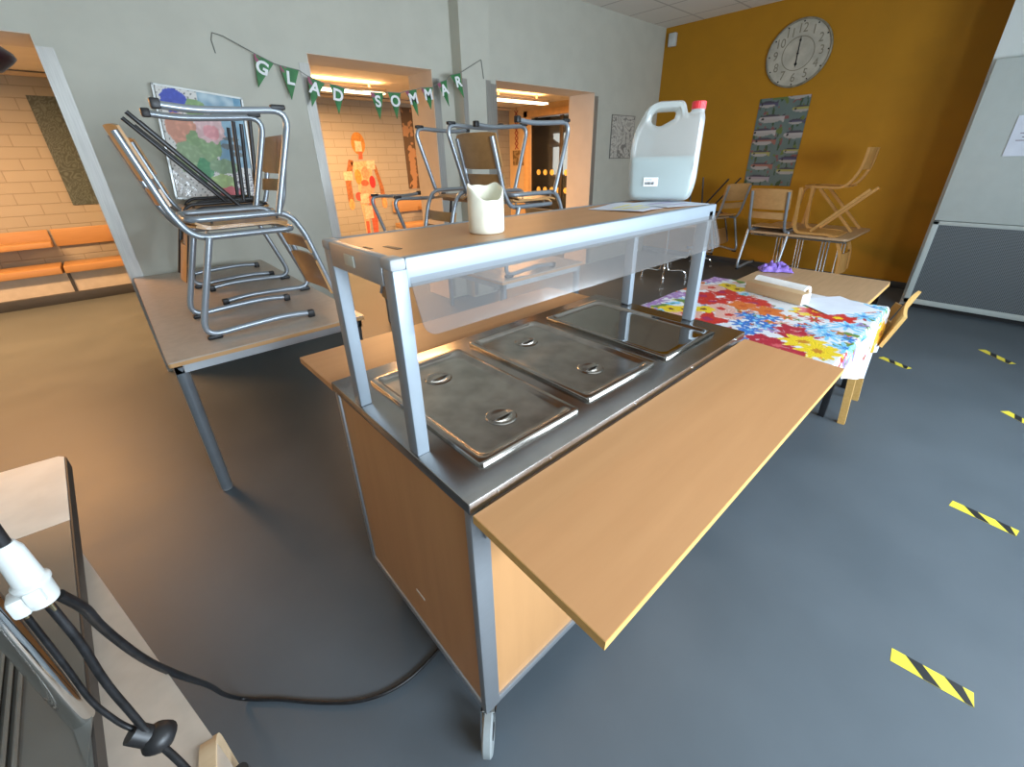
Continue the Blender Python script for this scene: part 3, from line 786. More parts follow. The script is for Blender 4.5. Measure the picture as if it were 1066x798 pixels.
slab(bm, poly, 0, .004, M=M); finish('sneeze_guard', bm, ACR, cart, smooth=False)
boxo('sticker', -.0015, .001, .345, .39, ZS - .038, ZS - .015, mat('pale_sticker', (.62, .62, .52), .5), cart, .0005)
bm = B(); box(bm, -.025, .025, -.006, .006, 0, .0006, M=Matrix.Translation((.066, .30, ZS - .001)) @ Matrix.Rotation(1.7, 4, 'Z'))
box(bm, -.016, .016, -.003, .003, 0, .0006, M=Matrix.Translation((.030, .335, ZS - .001)) @ Matrix.Rotation(1.6, 4, 'Z'))
finish('tape_mark', bm, BLACK, cart)

# three lids on the steel top
def lid(label, x, y, rz, w, l, handles, m):
    t = thing('pan_lid', label, 'pan lid', (x, y, ZT), (0, 0, rz), 'lids on the steel trolley top')
    def lp(ins, z, r): return [(px_, py_, z) for px_, py_ in rrect(-w / 2 + ins, w / 2 - ins, -l / 2 + ins, l / 2 - ins, r)]
    bm = B()
    prof = [(0, .0005, .012), (0, .0105, .012), (.0015, .012, .012), (.014, .012, .014), (.017, .0105, .026), (.021, .0045, .030), (.028, .003, .032), (.04, .0026, .03)]
    loops(bm, [lp(*p) for p in prof]); pl = finish('plate', bm, m, t, auto=60)
    if handles:
        for s in (-1, 1):
            c = (0, s * .142, .0026)
            h_ = finish('grip_recess', lathe(B(), [(.040, .0003), (.037, .003), (.032, .0035), (.026, .002), (.012, .0008), (0, .0005)], c, 28), m, pl)
            bm = B(); strip(bm, [(-.032, c[1], .0050), (-.016, c[1], .0085), (.016, c[1], .0085), (.032, c[1], .0050)], (0, 1, 0), .015, .003, .012)
            finish('grip_strap', bm, m, h_)
    return t
lid('steel lid with two grips at the left end of the trolley top', .237, .325, .0, .318, .528, True, STEEL_LID)
lid('steel lid with two grips lying between the other two lids', .610, .341, -.005, .322, .535, True, STEEL_LID)
lid('plain mirror-like steel lid without grips at the right end of the trolley top', .990, .332, -.01, .328, .535, False, STEEL_MIRROR)

# candle
bm = B(); n = 48
def rim(t):
    d = math.cos(t + math.radians(106))
    return .104 + .0025 * math.sin(t * 3 + 1) + .0018 * math.sin(t * 6) - .034 * max(0, d) ** 1.6
ro, ri = .0415, .037
L_ = []
def ring(r_, zf): return [((r_ + .0008 * math.sin(5 * 2 * PI * k / n)) * math.cos(2 * PI * k / n), (r_ + .0008 * math.sin(5 * 2 * PI * k / n)) * math.sin(2 * PI * k / n), zf(2 * PI * k / n)) for k in range(n)]
L_ = [ring(ro - .003, lambda t: 0), ring(ro, lambda t: .004), ring(ro, lambda t: .04), ring(ro, lambda t: rim(t) - .006), ring(ro - .001, lambda t: rim(t) - .001), ring(ri + .002, rim), ring(ri, lambda t: rim(t) - .003), ring(ri - .004, lambda t: .06), ring(.004, lambda t: .058)]
loops(bm, L_)
WAX = mat('ivory_wax', (.80, .77, .62), .5, vary=.04, scale=30)
t = thing('pillar_candle', 'ivory pillar candle with wavy melted rim on the serving shelf', 'candle', (.318, .310, ZS - .0008))
finish('wax', bm, WAX, t, auto=60)
finish('wick', tube(B(), [(0, 0, .058), (.001, .001, .068)], .0012, seg=6), BLACK, t)

# papers on shelf
def sheetpaper(name, label, x, y, rz, w, h, z, marks, curl=.002, cat='paper'):
    t = thing(name, label, cat, (x, y, z), (0, 0, rz))
    finish('sheet', sheet(B(), 16, 12, lambda u, v: ((u - .5) * w, (v - .5) * h, curl * (.5 + .5 * math.sin(u * 5 + 1) * math.cos(v * 3)) + .0006), .0008), PAPER, t)
    for c, rects in marks:
        bm = B()
        for a, b_, c_, d_ in rects: sheet(bm, 8, 2, lambda u, v: (a + u * (b_ - a), c_ + v * (d_ - c_), .0006 + .0009 + curl * (.5 + .5 * math.sin(((a + u * (b_ - a)) / w + .5) * 5 + 1) * math.cos(((c_ + v * (d_ - c_)) / h + .5) * 3))))
        finish('print', bm, c, t)
    return t
YELM = mat('yellow_marker', (.80, .74, .25), .7); LILAC = mat('lilac_print', (.52, .47, .66), .7)
sheetpaper('paper_sheet', 'white sheet with yellow highlighter lines in front of the jerrycan', .985, .355, .15, .25, .19, ZS - .0008, [(YELM, [(-.08, .05, .02, .035), (-.10, .06, -.02, -.005), (-.09, .03, -.055, -.042)])], .004)
sheetpaper('paper_sheet', 'lilac tinted white sheet half under the jerrycan on the shelf', 1.155, .325, -.2, .21, .20, ZS - .0006, [(LILAC, [(-.07, .05, .0, .03), (-.06, .06, -.05, -.03)])], .003)

# jerrycan
def outline_obj(name, outer, hole, depth, bev, m, M, parent):
    cu = bpy.data.curves.new(name, 'CURVE'); cu.dimensions = '2D'; cu.fill_mode = 'BOTH'
    cu.extrude = depth / 2 - bev; cu.bevel_depth = bev; cu.bevel_resolution = 4; cu.offset = -bev
    for pts in [outer] + ([hole] if hole else []):
        s = cu.splines.new('POLY'); s.points.add(len(pts) - 1); s.use_cyclic_u = True
        for p, q in zip(s.points, pts): p.co = (q[0], q[1], 0, 1)
    o = bpy.data.objects.new(name, cu); COL.objects.link(o)
    dg = bpy.context.evaluated_depsgraph_get(); dg.update()
    me = bpy.data.meshes.new_from_object(o.evaluated_get(dg))
    bm = B(); bm.from_mesh(me); bmesh.ops.remove_doubles(bm, verts=bm.verts, dist=1e-5)
    bpy.data.objects.remove(o); bpy.data.curves.remove(cu); bpy.data.meshes.remove(me)
    for v in bm.verts: v.co = M @ v.co
    return finish(name, bm, m, parent, auto=50)
def fl2(pts, rad):
    p3 = [V((x, y, 0)) for x, y in pts]; n = len(p3); out = []
    for i in range(n):
        a, b, c = p3[i - 1], p3[i], p3[(i + 1) % n]; r_ = rad[i] if isinstance(rad, (list, tuple)) else rad
        d1, d2 = (a - b), (c - b); t_ = min(r_, d1.length * .45, d2.length * .45); d1.normalize(); d2.normalize()
        p, q = b + d1 * t_, b + d2 * t_
        for k_ in range(7):
            s = k_ / 6; w_ = p * (1 - s) ** 2 + b * 2 * s * (1 - s) + q * s * s; out.append((w_.x, w_.y))
    return out
def hdpe():
    m, nt, out = new_mat('milky_plastic')
    df = nt.nodes.new('ShaderNodeBsdfDiffuse'); df.inputs[0].default_value = (.76, .80, .79, 1)
    tl = nt.nodes.new('ShaderNodeBsdfTranslucent'); tl.inputs[0].default_value = (.78, .82, .80, 1)
    tr = nt.nodes.new('ShaderNodeBsdfTransparent'); tr.inputs[0].default_value = (.95, .97, .97, 1)
    gl = nt.nodes.new('ShaderNodeBsdfGlossy'); gl.inputs['Roughness'].default_value = .22
    a = nt.nodes.new('ShaderNodeMixShader'); a.inputs[0].default_value = .45; nt.links.new(df.outputs[0], a.inputs[1]); nt.links.new(tl.outputs[0], a.inputs[2])
    b = nt.nodes.new('ShaderNodeMixShader'); b.inputs[0].default_value = .58; nt.links.new(a.outputs[0], b.inputs[1]); nt.links.new(tr.outputs[0], b.inputs[2])
    c = nt.nodes.new('ShaderNodeMixShader'); c.inputs[0].default_value = .06; nt.links.new(b.outputs[0], c.inputs[1]); nt.links.new(gl.outputs[0], c.inputs[2])
    nt.links.new(c.outputs[0], out.inputs[0]); return m
HD = hdpe()
jt = thing('jerrycan', 'milky plastic jerrycan with red cap half full on the serving shelf', 'jerrycan', (1.235, .405, ZS + .0065), (0, 0, math.radians(-57)))
JM = Matrix.Diagonal((.94, 1, 1, 1)) @ basis((0, 0, 0), (1, 0, 0), (0, 0, 1))
outer = fl2([(-.118, 0), (.112, 0), (.128, .06), (.128, .265), (.118, .292), (.085, .292), (.068, .277), (.052, .318), (-.040, .318), (-.075, .30), (-.118, .222), (-.124, .12)], [.035, .035, .03, .03, .012, .012, .008, .016, .03, .05, .06, .05])
hole = fl2([(-.052, .292), (.034, .294), (.030, .268), (-.026, .240), (-.060, .252)], [.018, .012, .012, .015, .014])
outline_obj('body', outer, hole, .150, .020, HD, JM, jt)
LIQ = mat('water_tint', (.36, .43, .42), .2, vary=.02)
lq = fl2([(-.112, .006), (.106, .006), (.121, .06), (.121, .148), (-.117, .148), (-.118, .10)], [.03, .03, .03, .004, .004, .03])
outline_obj('liquid', lq, None, .138, .02, LIQ, JM, jt)
finish('neck', lathe(B(), [(.022, .285), (.022, .30), (.0, .30)], (.10, 0, 0), 24), HD, jt)
bm = B(); ns = 48
loops(bm, [[((.0235 if k_ % 2 else .0225) * math.cos(2 * PI * k_ / ns) + .10, (.0235 if k_ % 2 else .0225) * math.sin(2 * PI * k_ / ns), z) for k_ in range(ns)] for z in (.294, .316)] + [[(.020 * math.cos(2 * PI * k_ / ns) + .10, .020 * math.sin(2 * PI * k_ / ns), .3185) for k_ in range(ns)]])
finish('cap', bm, mat('red_cap', (.72, .03, .04), .4), jt)
boxo('label', -.06, -.010, -.0768, -.0755, .050, .080, mat('white_label', (.85, .86, .85), .6), jt)
bm = B(); x = -.055
random.seed(5)
for k_ in range(14):
    w_ = random.choice((.0008, .0016, .0022)); box(bm, x, x + w_, -.0774, -.0768, .055, .065); x += w_ + random.choice((.001, .0016))
    if x > -.024: break
box(bm, -.056, -.032, -.0774, -.0768, .0715, .0735)
finish('barcode', bm, BLACK, jt)

# ------------------------------------------------------------------ cloth table with things
TB = .745
t = thing('covered_table', 'black-legged table under the floral cloth next to the trolley', 'table', (1.88, .2, 0))
boxo('tabletop', -.56, .57, -.42, .42, TB - .032, TB - .006, BEECH, t, .003)
for sx in (-.30, .53):
    for sy in (-.02, .38): boxo('leg', sx - .017, sx + .017, sy - .017, sy + .017, 0, TB - .032, BLACK_TUBE, t, .002)
PET = []
def F(x, y, r, col, cen, n=5, sq=.3): PET.append((x, y, r, col, cen, n, sq, random.uniform(0, 6)))
random.seed(11)
RED = (.55, .025, .02); ORG = (.66, .16, .03); PUR = (.34, .20, .48); YEL = (.80, .58, .02); PNK = (.72, .42, .36); BLU = (.03, .17, .55); CYN = (.20, .55, .80); GRN = (.13, .24, .05); MAR = (.42, .015, .04); WHT = (.70, .72, .75)
for _ in range(330):
    F(random.uniform(1.28, 2.5), random.uniform(-.75, .66), random.uniform(.018, .05), random.choice([GRN, GRN, GRN, PUR, BLU, CYN, CYN, PNK, RED, MAR, ORG, YEL]), GRN, random.choice((2, 3, 5, 8)), .6)
for x, y in ((2.1, .0), (1.5, -.5), (1.8, -.5), (2.2, -.45), (1.95, -.6)): F(x, y, .09, YEL, (.5, .25, .02), 7)
for x, y in ((1.75, .64), (1.88, .63), (2.43, .6), (2.5, .6), (2.35, .62), (1.66, .6), (1.95, .6)): F(x, y, .07, PUR, (.62, .52, .72), 9, .5)
for x, y in ((1.84, .52), (2.46, .48), (1.67, .56), (2.15, .58)): F(x, y, .06, GRN, (.2, .33, .08), 3, .5)
for x, y in ((1.66, .31), (2.15, .46), (2.08, .33), (2.06, .25), (1.95, .42), (2.0, .5)): F(x, y, .10, RED, (.35, .02, .10), 4, .25)
for x, y in ((2.11, .62), (1.98, .27), (1.97, .15)): F(x, y, .085, ORG, (.55, .1, .02), 5)
for x, y in ((1.85, .33), (1.79, .26), (2.19, .54), (1.66, .42)): F(x, y, .085, PNK, RED, 5, .2)
for x, y in ((1.67, .51), (1.78, .39), (2.3, .49), (2.27, .42), (1.72, .46)): F(x, y, .06, YEL, (.12, .03, .02), 5, .2)
for x, y in ((1.79, .14), (1.65, .11), (1.76, .07), (1.83, .2), (1.70, .17), (1.60, .12), (1.88, .1), (1.55, .05)): F(x, y, .055, BLU, CYN, 6, .6)
for x, y in ((2.13, -.02), (2.1, -.12), (1.56, .02), (1.55, -.04), (1.48, -.11), (1.77, -.03), (1.72, -.06), (2.2, -.05)): F(x, y, .085, RED if x > 2 else MAR, YEL if x > 2 else (.6, .1, .12), 6)
for x, y in ((1.81, -.15), (1.71, -.24), (1.9, -.10), (2.2, -.2), (2.0, -.18), (1.95, -.28), (2.3, -.28), (2.4, -.2)): F(x, y, .075, CYN, BLU, 9, .7)
for x, y in ((1.66, -.10), (1.60, -.17)): F(x, y, .092, YEL, (.55, .22, .02), 7, .35)
for x, y in ((2.35, -.42), (2.42, -.38), (2.28, -.38)): F(x, y, .08, (.72, .36, .03), (.35, .12, .02), 6, .4)
def cloth_col(x, y):
    c = WHT
    for fx, fy, r_, col, cen, n_, sq, ph in PET:
        dx, dy = x - fx, y - fy; d = math.hypot(dx, dy)
        if d > r_ * 1.05: continue
        a = math.atan2(dy, dx)
        rr_ = r_ * (1 - sq * .5 + sq * .5 * math.cos(n_ * a + ph)) * (1 + .18 * nz(x * 45, y * 45, fx))
        if d < rr_:
            q = d / rr_
            s = .8 + .35 * (.5 + .5 * math.sin(a * n_ * 5 + q * 4))
            c = cen if q < .28 else tuple(min(1, v_ * s) for v_ in col)
            if q > .9 and nz(x * 60, y * 60) > .1: c = mixc(c, WHT, .5)
    return c
X0, X1, Y0, Y1 = 1.30, 2.462, -.245, .645
hang = .27
bm = B()
def clothfn(u, v):
    x = X0 + u * (X1 - X0) + .006 * math.sin(v * 40)
    hg = max(.03, min(hang, .06 + (x - 1.5) * .2)); s = -hg + v * (Y1 - Y0 + hg + .08)
    if s < 0:
        d = -s; wv = .012 * math.sin(x * 17) * min(1, d / .1)
        a = min(1, d / .02)
        return (x, Y0 - .012 * a - .02 * d + wv, TB + .004 - max(0, d - .006))
    if s > Y1 - Y0:
        d = s - (Y1 - Y0); return (x, Y1 + .006, TB + .004 - d)
    return (x, Y0 + s, TB + .004 + .0015 * nz(x * 6, s * 6))
NX, NY = 230, 240
P = [[clothfn(i / NX, j / NY) for j in range(NY + 1)] for i in range(NX + 1)]
vs = [[bm.verts.new(P[i][j]) for j in range(NY + 1)] for i in range(NX + 1)]
cols = []
for i in range(NX + 1):
    for j in range(NY + 1):
        hg = max(.03, min(hang, .06 + (P[i][j][0] - 1.5) * .2)); cols.append(cloth_col(X0 + i / NX * (X1 - X0), Y0 - hg + j / NY * (Y1 - Y0 + hg + .08)))
for i in range(NX):
    for j in range(NY): bm.faces.new((vs[i][j], vs[i + 1][j], vs[i + 1][j + 1], vs[i][j + 1]))
o = finish('tablecloth', bm, PAINT_CLOTH, auto=80)
at = o.data.color_attributes.new('Col', 'FLOAT_COLOR', 'POINT')
for i, c in enumerate(cols): at.data[i].color = (*c, 1)
sm = o.modifiers.new('thick', 'SOLIDIFY'); sm.thickness = .0015; sm.offset = -1
tag(o, 'bright floral tablecloth on the table to the right of the trolley', 'tablecloth')
bm = B(); sheet(bm, 20, 8, lambda u, v: (1.66 + u * .79, Y0 - .010 - .008 * v + .006 * math.sin(u * 9), TB - .03 - v * (.08 + .29 * u)), .001)
finish('underlay', bm, PAPER, o)['label'] = 'plain white sheet hanging below the cloth'

# brown table beyond
t = thing('brown_table', 'bare brown table joined to the cloth-covered table', 'table', (2.775, .17, 0))
bm = B(); slab(bm, rrect(-.305, .305, -.33, .345, .01), TB - .008, TB); finish('tabletop', bm, BROWN_TOP, t)
bm = B(); slab(bm, rrect(-.306, .306, -.331, .346, .01), TB - .026, TB - .0075); finish('edge_band', bm, EDGE, t)
for sx in (-.23, .28):
    for sy in (-.29, .30): boxo('leg', sx - .017, sx + .017, sy - .017, sy + .017, 0, TB - .026, BLACK_TUBE, t, .002)
boxo('apron', -.28, .28, -.30, .31, TB - .07, TB - .026, BLACK_TUBE, t)

# box, roll, paper, purple cloth
ang = math.atan2(.386 - .067, 2.258 - 2.173)
t = thing('carton', 'long brown carton lying on the floral tablecloth', 'carton', (2.245, .215, TB + .0065), (0, 0, ang))
CB = wood('carton_board', (.44, .29, .15), (.52, .35, .19), .7, (4, 4, 4))
boxo('sleeve', -.165, .155, -.036, .036, 0, .058, CB, t, .003); boxo('end_flap', -.168, -.164, -.034, .034, .002, .056, mat('white_flap', (.75, .75, .70), .7), t)
t = thing('paper_roll', 'white paper roll lying behind the brown carton', 'roll', (2.345, .215, TB + .0065), (0, 0, ang))
M = Matrix.Translation((-.14, 0, .036)) @ Matrix.Rotation(PI / 2, 4, 'Y')
finish('paper', lathe(B(), [(.022, 0), (.036, 0), (.036, .29), (.022, .29), (.022, 0)], seg=36, M=M), mat('roll_paper', (.85, .85, .84), .8), t)
finish('core', lathe(B(), [(.016, .004), (.022, .004), (.022, .286), (.016, .286), (.016, .004)], seg=28, M=M), CB, t)
t = sheetpaper('paper_sheet', 'white sheet lying on the right end of the floral tablecloth', 2.30, -.055, .95, .26, .29, TB + .0068, [], .002)
random.seed(2)
bm = B()
def crum(u, v):
    x, y = (u - .5) * .19, (v - .5) * .13
    e = max(abs(u - .5), abs(v - .5)) * 2
    z = .060 * (1 - e ** 3) * (.35 + 1.3 * abs(nz(x * 30, y * 34, 1))) + .012 * nz(x * 60, y * 60, 5) * (1 - e) + .003
    return (x + .02 * nz(x * 18, y * 18, 8), y + .02 * nz(x * 18, y * 18, 3), z)
sheet(bm, 40, 26, crum, .001)
o = finish('purple_cloth', bm, mat('purple_fabric', (.22, .13, .48), .7, vary=.3, scale=30), auto=80); o.location = (2.90, .43, TB + .002); o.rotation_euler = (0, 0, -1.0)
tag(o, 'crumpled purple cloth on the far edge of the brown table', 'cloth')

# wooden chair tucked at the front of those tables
t = thing('wooden_chair', 'pale wooden chair tucked in at the front of the cloth-covered table', 'chair', (2.72, -.055, 0), (0, 0, math.radians(2)))
for s in (-1, 1):
    finish('leg', strip(B(), [(s * .19, -.165, .0), (s * .185, -.13, .45), (s * .19, -.20, .66)], (1, 0, 0), .03, .035, .1), EDGE, t)
    finish('leg', strip(B(), [(s * .16, .22, 0), (s * .16, .17, .42)], (1, 0, 0), .028, .034), EDGE, t)
finish('seat', sheet(B(), 8, 8, lambda u, v: ((u - .5) * .38, -.12 + v * .32, .43), .014), PLY, t)
finish('backrest', sheet(B(), 12, 6, lambda u, v: (-.31 + u * .61, -.215 - .05 * v + .02 * (1 - (2 * u - 1) ** 2), .55 + v * .175), .016), EDGE, t)

# ------------------------------------------------------------------ far corner
t = thing('folding_table', 'table against the yellow wall carrying beech chairs', 'table', (5.33, .90, 0))
HZ = .705
bm = B(); slab(bm, rrect(-.48, .48, -.46, .46, .05), HZ - .022, HZ); finish('tabletop', bm, BROWN_TOP, t)
finish('rim_tube', tube(B(), [(-.46, -.44, HZ - .034), (-.46, .44, HZ - .034), (.46, .44, HZ - .034), (.46, -.44, HZ - .034), (-.46, -.44, HZ - .034)], .011, .05, 10), CHROME, t)
for sx in (-.36, .36):
    for sy in (-.26, .16):
        for d in (-.03, 0, .03): finish('leg', tube(B(), [(sx, sy + d, HZ - .03), (sx, sy + d - .03, .01)], .008, seg=8), CHROME, t)
    finish('foot_bar', tube(B(), [(sx, -.34, .012), (sx, .20, .012)], .012, seg=8), CHROME, t)
clone(ch, 'grey tube chair hung by its seat on the table before the fish fabric', (4.965, 1.17, HZ - .4255), (0, 0, math.radians(0)), 'chairs near the yellow wall')

def beech_chair(label, loc_, rot, group):
    t = thing('beech_chair', label, 'chair', loc_, rot, group)
    for s in (-1, 1):
        y = s * .19
        finish('side_frame', strip(B(), [(.23, y, 0), (.215, y, .26), (.20, y, .43), (-.17, y, .425), (-.26, y, .60), (-.27, y, .80)], (0, 1, 0), .032, .024, [0, .2, .07, .09, .14, 0]), BENT, t)
        finish('leg', strip(B(), [(.06, y * .84, .41), (-.33, y * .9, 0)], (0, 1, 0), .032, .024), BENT, t)
    finish('seat', sheet(B(), 12, 10, lambda u, v: (-.19 + u * .40, (v - .5) * .345, .437 - .012 * math.sin(u * PI)), .012), BENT, t)
    finish('backrest', sheet(B(), 8, 12, lambda u, v: (-.25 - .015 * u - .025 * (1 - (2 * v - 1) ** 2), (v - .5) * .345, .60 + u * .20), .012), BENT, t)
    return t
GB = 'chairs near the yellow wall'
bch = beech_chair('beech chair upside down with legs in the air on the table by the yellow wall', (5.09, .73, HZ + .446), (PI, 0, PI / 2), GB)
clone(bch, 'beech chair standing upright on the table closest to the yellow wall', (5.56, .86, HZ), (0, 0, PI / 2), GB)

def star_table(label, x, y, r_=.42):
    t = thing('pedestal_table', label, 'table', (x, y, 0), (0, 0, .5))
    finish('tabletop', lathe(B(), [(0, .70), (r_, .70), (r_ + .004, .71), (r_, .722), (0, .722)], seg=48), BROWN_TOP, t)
    for s in (-1, 1): finish('column', tube(B(), [(.03 * s, 0, .70), (.03 * s, 0, .16)], .012, seg=12), CHROME, t)
    for a in range(4):
        c_, s_ = math.cos(a * PI / 2), math.sin(a * PI / 2)
        f = finish('foot', tube(B(), [(.03 * c_, .03 * s_, .22), (.045 * c_, .045 * s_, .10), (.20 * c_, .20 * s_, .115), (.27 * c_, .27 * s_, .09), (.275 * c_, .275 * s_, .012)], .013, [0, .05, .06, .05, 0], 10), CHROME, t)
        finish('glide', lathe(B(), [(0, 0), (.014, 0), (.016, .014), (0, .014)], (.275 * c_, .275 * s_, 0), 10), CAP, f)
    return t
star_table('round table on curved chrome feet seen beneath the jerrycan', 4.85, 2.30)
star_table('round table on curved chrome feet beside the yellow wall', 5.78, 2.40)
clone(bc, 'black-legged chair upside down on the round table by the yellow wall', (5.66, 2.24, .722 + SH), (PI, 0, PI / 2), GB)
clone(ch, 'grey tube chair hung on the round table by the yellow wall', (5.66, 2.065, .70 - .4255), (0, 0, math.radians(68)), GB)

# ------------------------------------------------------------------ floor tape
def tape(label, a, b, w=.052):
    a, b = V((*a, 0)), V((*b, 0)); M = basis((a + b) / 2, b - a, V((0, 0, 1)).cross(b - a)); ln = (b - a).length
    t = thing('floor_tape', label, 'tape', ((a + b) / 2), group='hazard tapes on the floor')
    M.translation = (0, 0, 0)
    finish('strip', slab(B(), [(-ln / 2, -w / 2), (ln / 2, -w / 2), (ln / 2, w / 2), (-ln / 2, w / 2)], 0, .0012, M=M), mat('tape_yellow', (.78, .66, .05), .45), t, smooth=False)
    bm = B(); p = ln / 2
    for k_ in range(2):
        x = -ln / 2 + ln * (.30 + .48 * k_); q = ln * .21; sh = ln * .12
        poly = [(x - sh, w / 2), (x - sh + q, w / 2), (min(x + sh + q, ln / 2), -w / 2), (x + sh, -w / 2)]
        slab(bm, poly, .0012, .0018, M=M)
    finish('stripe', bm, mat('tape_black', (.015, .016, .018), .45), t, smooth=False)
tape('black and yellow floor tape nearest the camera', (1.105, -.695), (1.12, -.885))
tape('black and yellow floor tape second from the camera', (2.13, -.745), (2.095, -.955))
tape('black and yellow floor tape closest to the floral table', (3.83, -.19), (3.73, -.375))
tape('black and yellow floor tape closest to the ventilation cabinet', (4.57, -.71), (4.37, -.885))
tape('black and yellow floor tape cut by the right edge of the picture', (3.40, -.875), (3.27, -1.02))

# ------------------------------------------------------------------ foreground left
t = thing('side_table', 'low beige table in the near left corner under a steel tray', 'table', (-.9, .35, 0))
poly = fl2([(-.635 + .9 - .045, .93 - .35), (-.437 + .9, -.03 - .35), (-.40 + .9, -.20 - .35), (-.6, -.20 - .35), (-.6, .93 - .35)], [.02, .03, .05, .05, .05])
bm = B(); slab(bm, poly[::-1], .694, .7225); finish('tabletop', bm, TABLETOP, t)
for x, y in ((.36, -.42), (.12, .48), (-.5, -.42), (-.5, .48)): finish('leg', tube(B(), [(x, y, .7), (x, y, .002)], .02, seg=14), TUBE, t)
t = thing('steel_tray_stand', 'grey steel-topped unit with dark edge and upright chrome post at lower left', 'serving unit', (0, 0, 0))
GS = mat('dull_grey_steel', (.20, .20, .185), .28, .6, vary=.06, scale=5)
pl = [(-1.1, 1.06), (-.632, 1.012), (-.619, 1.0), (-.562, .05), (-.54, -.32), (-1.1, -.32)]
finish('body', slab(B(), pl[::-1], .7225, .7585), mat('dark_edge', (.045, .036, .030), .5), t, smooth=False)
pl2 = [(-1.1, .70), (-.6035, .676), (-.5655, .05), (-.5435, -.32), (-1.1, -.32)]
finish('steel_plate', slab(B(), pl2[::-1], .7585, .7605), GS, t, smooth=False)
pl3 = [(-1.1, 1.06), (-.634, 1.011), (-.6225, .998), (-.6035, .6765), (-1.1, .705)]
finish('white_plate', slab(B(), pl3[::-1], .7585, .7608), mat('white_plate_paint', (.74, .72, .66), .4), t, smooth=False)
finish('post', tube(B(), [(-.578, .148, .7605), (-.578, .148, 1.75)], .0135, seg=24), CHROME, t)
bm = B(); slab(bm, [(-.60, .20), (-.566, .15), (-.572, .07)], .7605, .764); finish('post_foot', bm, GS, t, smooth=False)
bm = B()
for i_ in range(3): tube(bm, [(-.672 + i_ * .011, .36, .7640), (-.649 + i_ * .011, -.25, .7640)], .0035, seg=8)
finish('rib', bm, STEEL, t)
# plywood edge by the table
t = thing('plywood_panel', 'upright plywood chair back with rounded corner at the edge of the low beige table', 'chair back', (-.474, -.085, 0))
pp = fl2([(-.13, .50), (.125, .50), (.125, .728), (-.13, .728)], [.03, .03, .035, .03])
M = basis((0, 0, 0), (.16, 1, 0), (0, 0, 1))
finish('panel', slab(B(), pp, -.010, .010, M=M), wood('pale_plywood', (.55, .40, .24), (.62, .46, .29), .5), t)
for s in (-.08, .08):
    l = finish('leg', tube(B(), [(.022 + s * .16, s, .66), (.022 + s * .16, s, .02)], .011, seg=12), BLACK_TUBE, t)
    finish('foot', lathe(B(), [(0, 0), (.014, 0), (.014, .022), (0, .022)], (.022 + s * .16, s, 0), 12), BLACK, l)

# hanging socket with cables
SX, SY = -.504, .0307
t = thing('cable_connector', 'white cable connector hanging above the steel tray', 'connector', (SX, SY, 1.065))
finish('body', lathe(B(), [(0, .0), (.012, .0), (.013, .004), (.013, .023), (.0148, .026), (.0148, .029), (.012, .032), (.0105, .07), (.007, .08), (0, .08)], seg=28), WHITE_PL, t, auto=40)
boxo('clip', -.007, .007, -.0165, -.011, .008, .027, WHITE_PL, t, .003)
boxo('hinged_lid', -.0215, -.007, -.012, .010, -.003, .022, WHITE_PL, t, .005)
for dx, dy in ((-.015, -.003), (.008, .005), (.004, -.007)): finish('pin', tube(B(), [(dx, dy, .002), (dx, dy, -.012)], 0.0018, seg=10), mat('brass', (.6, .5, .3), .3, 1), t)
o = finish('supply_cable', tube(B(), [(SX, SY, 1.14), (SX, SY + .01, 1.6), (SX, SY + .02, 2.4), (SX, SY + .02, ZC)], .006, .2), CABLE); tag(o, 'dark supply cable dropping from the ceiling to the white connector', 'cable')
def cable(label, pts, r_, rad=.06):
    o = finish('power_cable', tube(B(), pts, r_, rad, 10, 8), CABLE, auto=80); tag(o, label, 'cable', 'black cables from the connector'); return o
cable('thick black cable running straight from the connector into the cable clip', [(SX + .002, SY - .004, 1.06), (SX + .006, SY - .01, 1.0), (SX + .002, SY - .008, .93), (SX + .006, SY - .012, .86), (SX + .010, SY - .02, .815), (SX + .03, SY - .06, .79), (SX + .05, SY - .12, .755), (SX + .085, SY - .26, .735), (SX + .105, SY - .36, .45), (SX + .10, SY - .38, .02), (SX + .02, SY - .42, .008)], .0042)
cable('thin black cable on the chrome post side of the connector', [(SX - .015, SY - .003, 1.056), (SX - .016, SY, .97), (SX - .018, SY, .90), (SX - .008, SY - .004, .845), (SX + .004, SY - .012, .822)], .003)
cable('long black cable falling from the connector to the floor and under the trolley',
      [(SX + .009, SY + .005, 1.06), (-.492, .06, 1.01), (-.506, .120, .92), (-.497, .149, .80), (-.482, .194, .68), (-.489, .378, .4), (-.496, .52, .16), (-.481, .596, .008), (-.44, .555, .008), (-.40, .52, .008), (-.314, .426, .008), (-.23, .35, .008), (-.155, .31, .008), (-.08, .295, .008), (.03, .305, .008), (.2, .36, .008)], .0052, .1)
t = thing('cable_clip', 'black ball-shaped clip gathering the cables over the low beige table', 'cable clip', (SX + .008, SY - .016, .808))
finish('ball', lathe(B(), [(0, -.016), (.013, -.012), (.019, 0), (.013, .012), (0, .016)], (.008, -.006, .002), 20), BLACK, t, auto=80)
finish('collar', tube(B(), [(-.012, .004, .026), (.0, -.002, .008)], 0.012, seg=14), BLACK, t)
finish('button', lathe(B(), [(0, -.015), (.010, -.013), (.015, -.003), (.010, .008), (0, .010)], (.0, .004, -.012), 18), BLACK, t, auto=80)

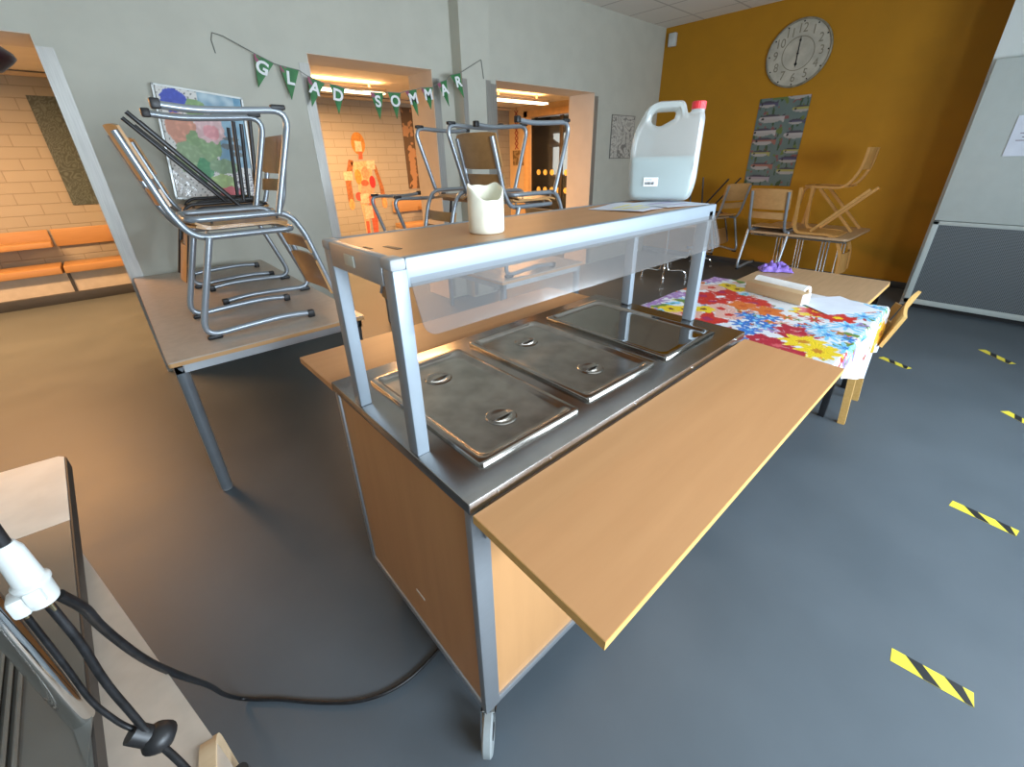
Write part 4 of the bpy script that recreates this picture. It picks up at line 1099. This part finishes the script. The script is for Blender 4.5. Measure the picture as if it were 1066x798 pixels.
# pendant lamp at the left edge
t = thing('pendant_lamp', 'dark dome pendant lamp at the left edge above the doorway', 'lamp', (-.53, 2.0, 1.81))
finish('shade', lathe(B(), [(.04, .055), (.08, .045), (.113, .015), (.117, .0), (.105, -.012), (.07, -.040), (.05, -.045), (0, -.045)], seg=32), mat('dark_maroon_enamel', (.02, .006, .008), .35), t, auto=70)
finish('cap', lathe(B(), [(0, .09), (.02, .088), (.042, .054), (0, .054)], seg=20), BLACK, t)
finish('cord', tube(B(), [(0, 0, .085), (0, 0, ZC - 1.81)], .004, seg=8), BLACK, t)

# ------------------------------------------------------------------ LIGHT
def area(name, loc_, rot, sx, sy, e, col):
    l = bpy.data.lights.new(name, 'AREA'); l.shape = 'RECTANGLE'; l.size = sx; l.size_y = sy; l.energy = e; l.color = col
    o = bpy.data.objects.new(name, l); COL.objects.link(o); o.location = loc_; o.rotation_euler = rot; return o
DAY = (.74, .87, 1.0)
for i, (x0, x1) in enumerate(WIN):
    area('daylight', ((x0 + x1) / 2, YF - .08, (WZ0 + WZ1) / 2), (PI / 2, 0, 0), x1 - x0 - .1, WZ1 - WZ0 - .1, (100, 95)[i], DAY)
WARM = (1.0, .50, .19)
for x, y, e in ((-1.6, 5.4, 150), (2.35, 5.75, 165), (5.1, 5.35, 90)):
    area('tube_light', (x, y, ZC2 - .145), (0, 0, 0), 1.15, .2, e, WARM)
    area('ceiling_fill_uplight', (x, y, ZC2 - .066), (PI, 0, 0), 1.1, .14, e * .06, WARM)  # added fill that brightens the corridor ceiling, not a part of the fixtures
area('kitchen_light', (7.9, 5.6, ZC2 - .05), (0, 0, 0), 1, 1, 25, (1, .85, .6))
wd = bpy.data.worlds.new('World'); SC.world = wd; wd.use_nodes = True
bg = wd.node_tree.nodes['Background']; bg.inputs[0].default_value = (.65, .8, 1, 1); bg.inputs[1].default_value = 1.0

# ------------------------------------------------------------------ CAMERA
F_, CX_, CY_ = 442.627, 535.285, 374.978
yaw, pit, rol = math.radians(48.2136), math.radians(25.369), math.radians(-1.1092)
fw = V((math.cos(yaw) * math.cos(pit), math.sin(yaw) * math.cos(pit), -math.sin(pit)))
r0 = V((math.sin(yaw), -math.cos(yaw), 0)); u0 = r0.cross(fw)
rg = r0 * math.cos(rol) + u0 * math.sin(rol); up = rg.cross(fw)
cam = bpy.data.cameras.new('Camera'); co = bpy.data.objects.new('Camera', cam); COL.objects.link(co)
co.matrix_world = Matrix(((rg.x, up.x, -fw.x, -.33641), (rg.y, up.y, -fw.y, -.51137), (rg.z, up.z, -fw.z, 1.46503), (0, 0, 0, 1)))
cam.sensor_fit = 'HORIZONTAL'; cam.sensor_width = 36; cam.lens = F_ / 1066 * 36
cam.shift_x = -(CX_ - 533) / 1066; cam.shift_y = -(399 - CY_) / 1066
cam.clip_start = .02; SC.camera = co

vs_ = SC.view_settings
vs_.view_transform = 'Standard'; vs_.look = 'None'; vs_.gamma = 1; vs_.exposure = .25; vs_.use_curve_mapping = False
SC.cycles.use_denoising = True
SC.cycles.max_bounces = 10; SC.cycles.transparent_max_bounces = 12
SC.cycles.sample_clamp_indirect = 8
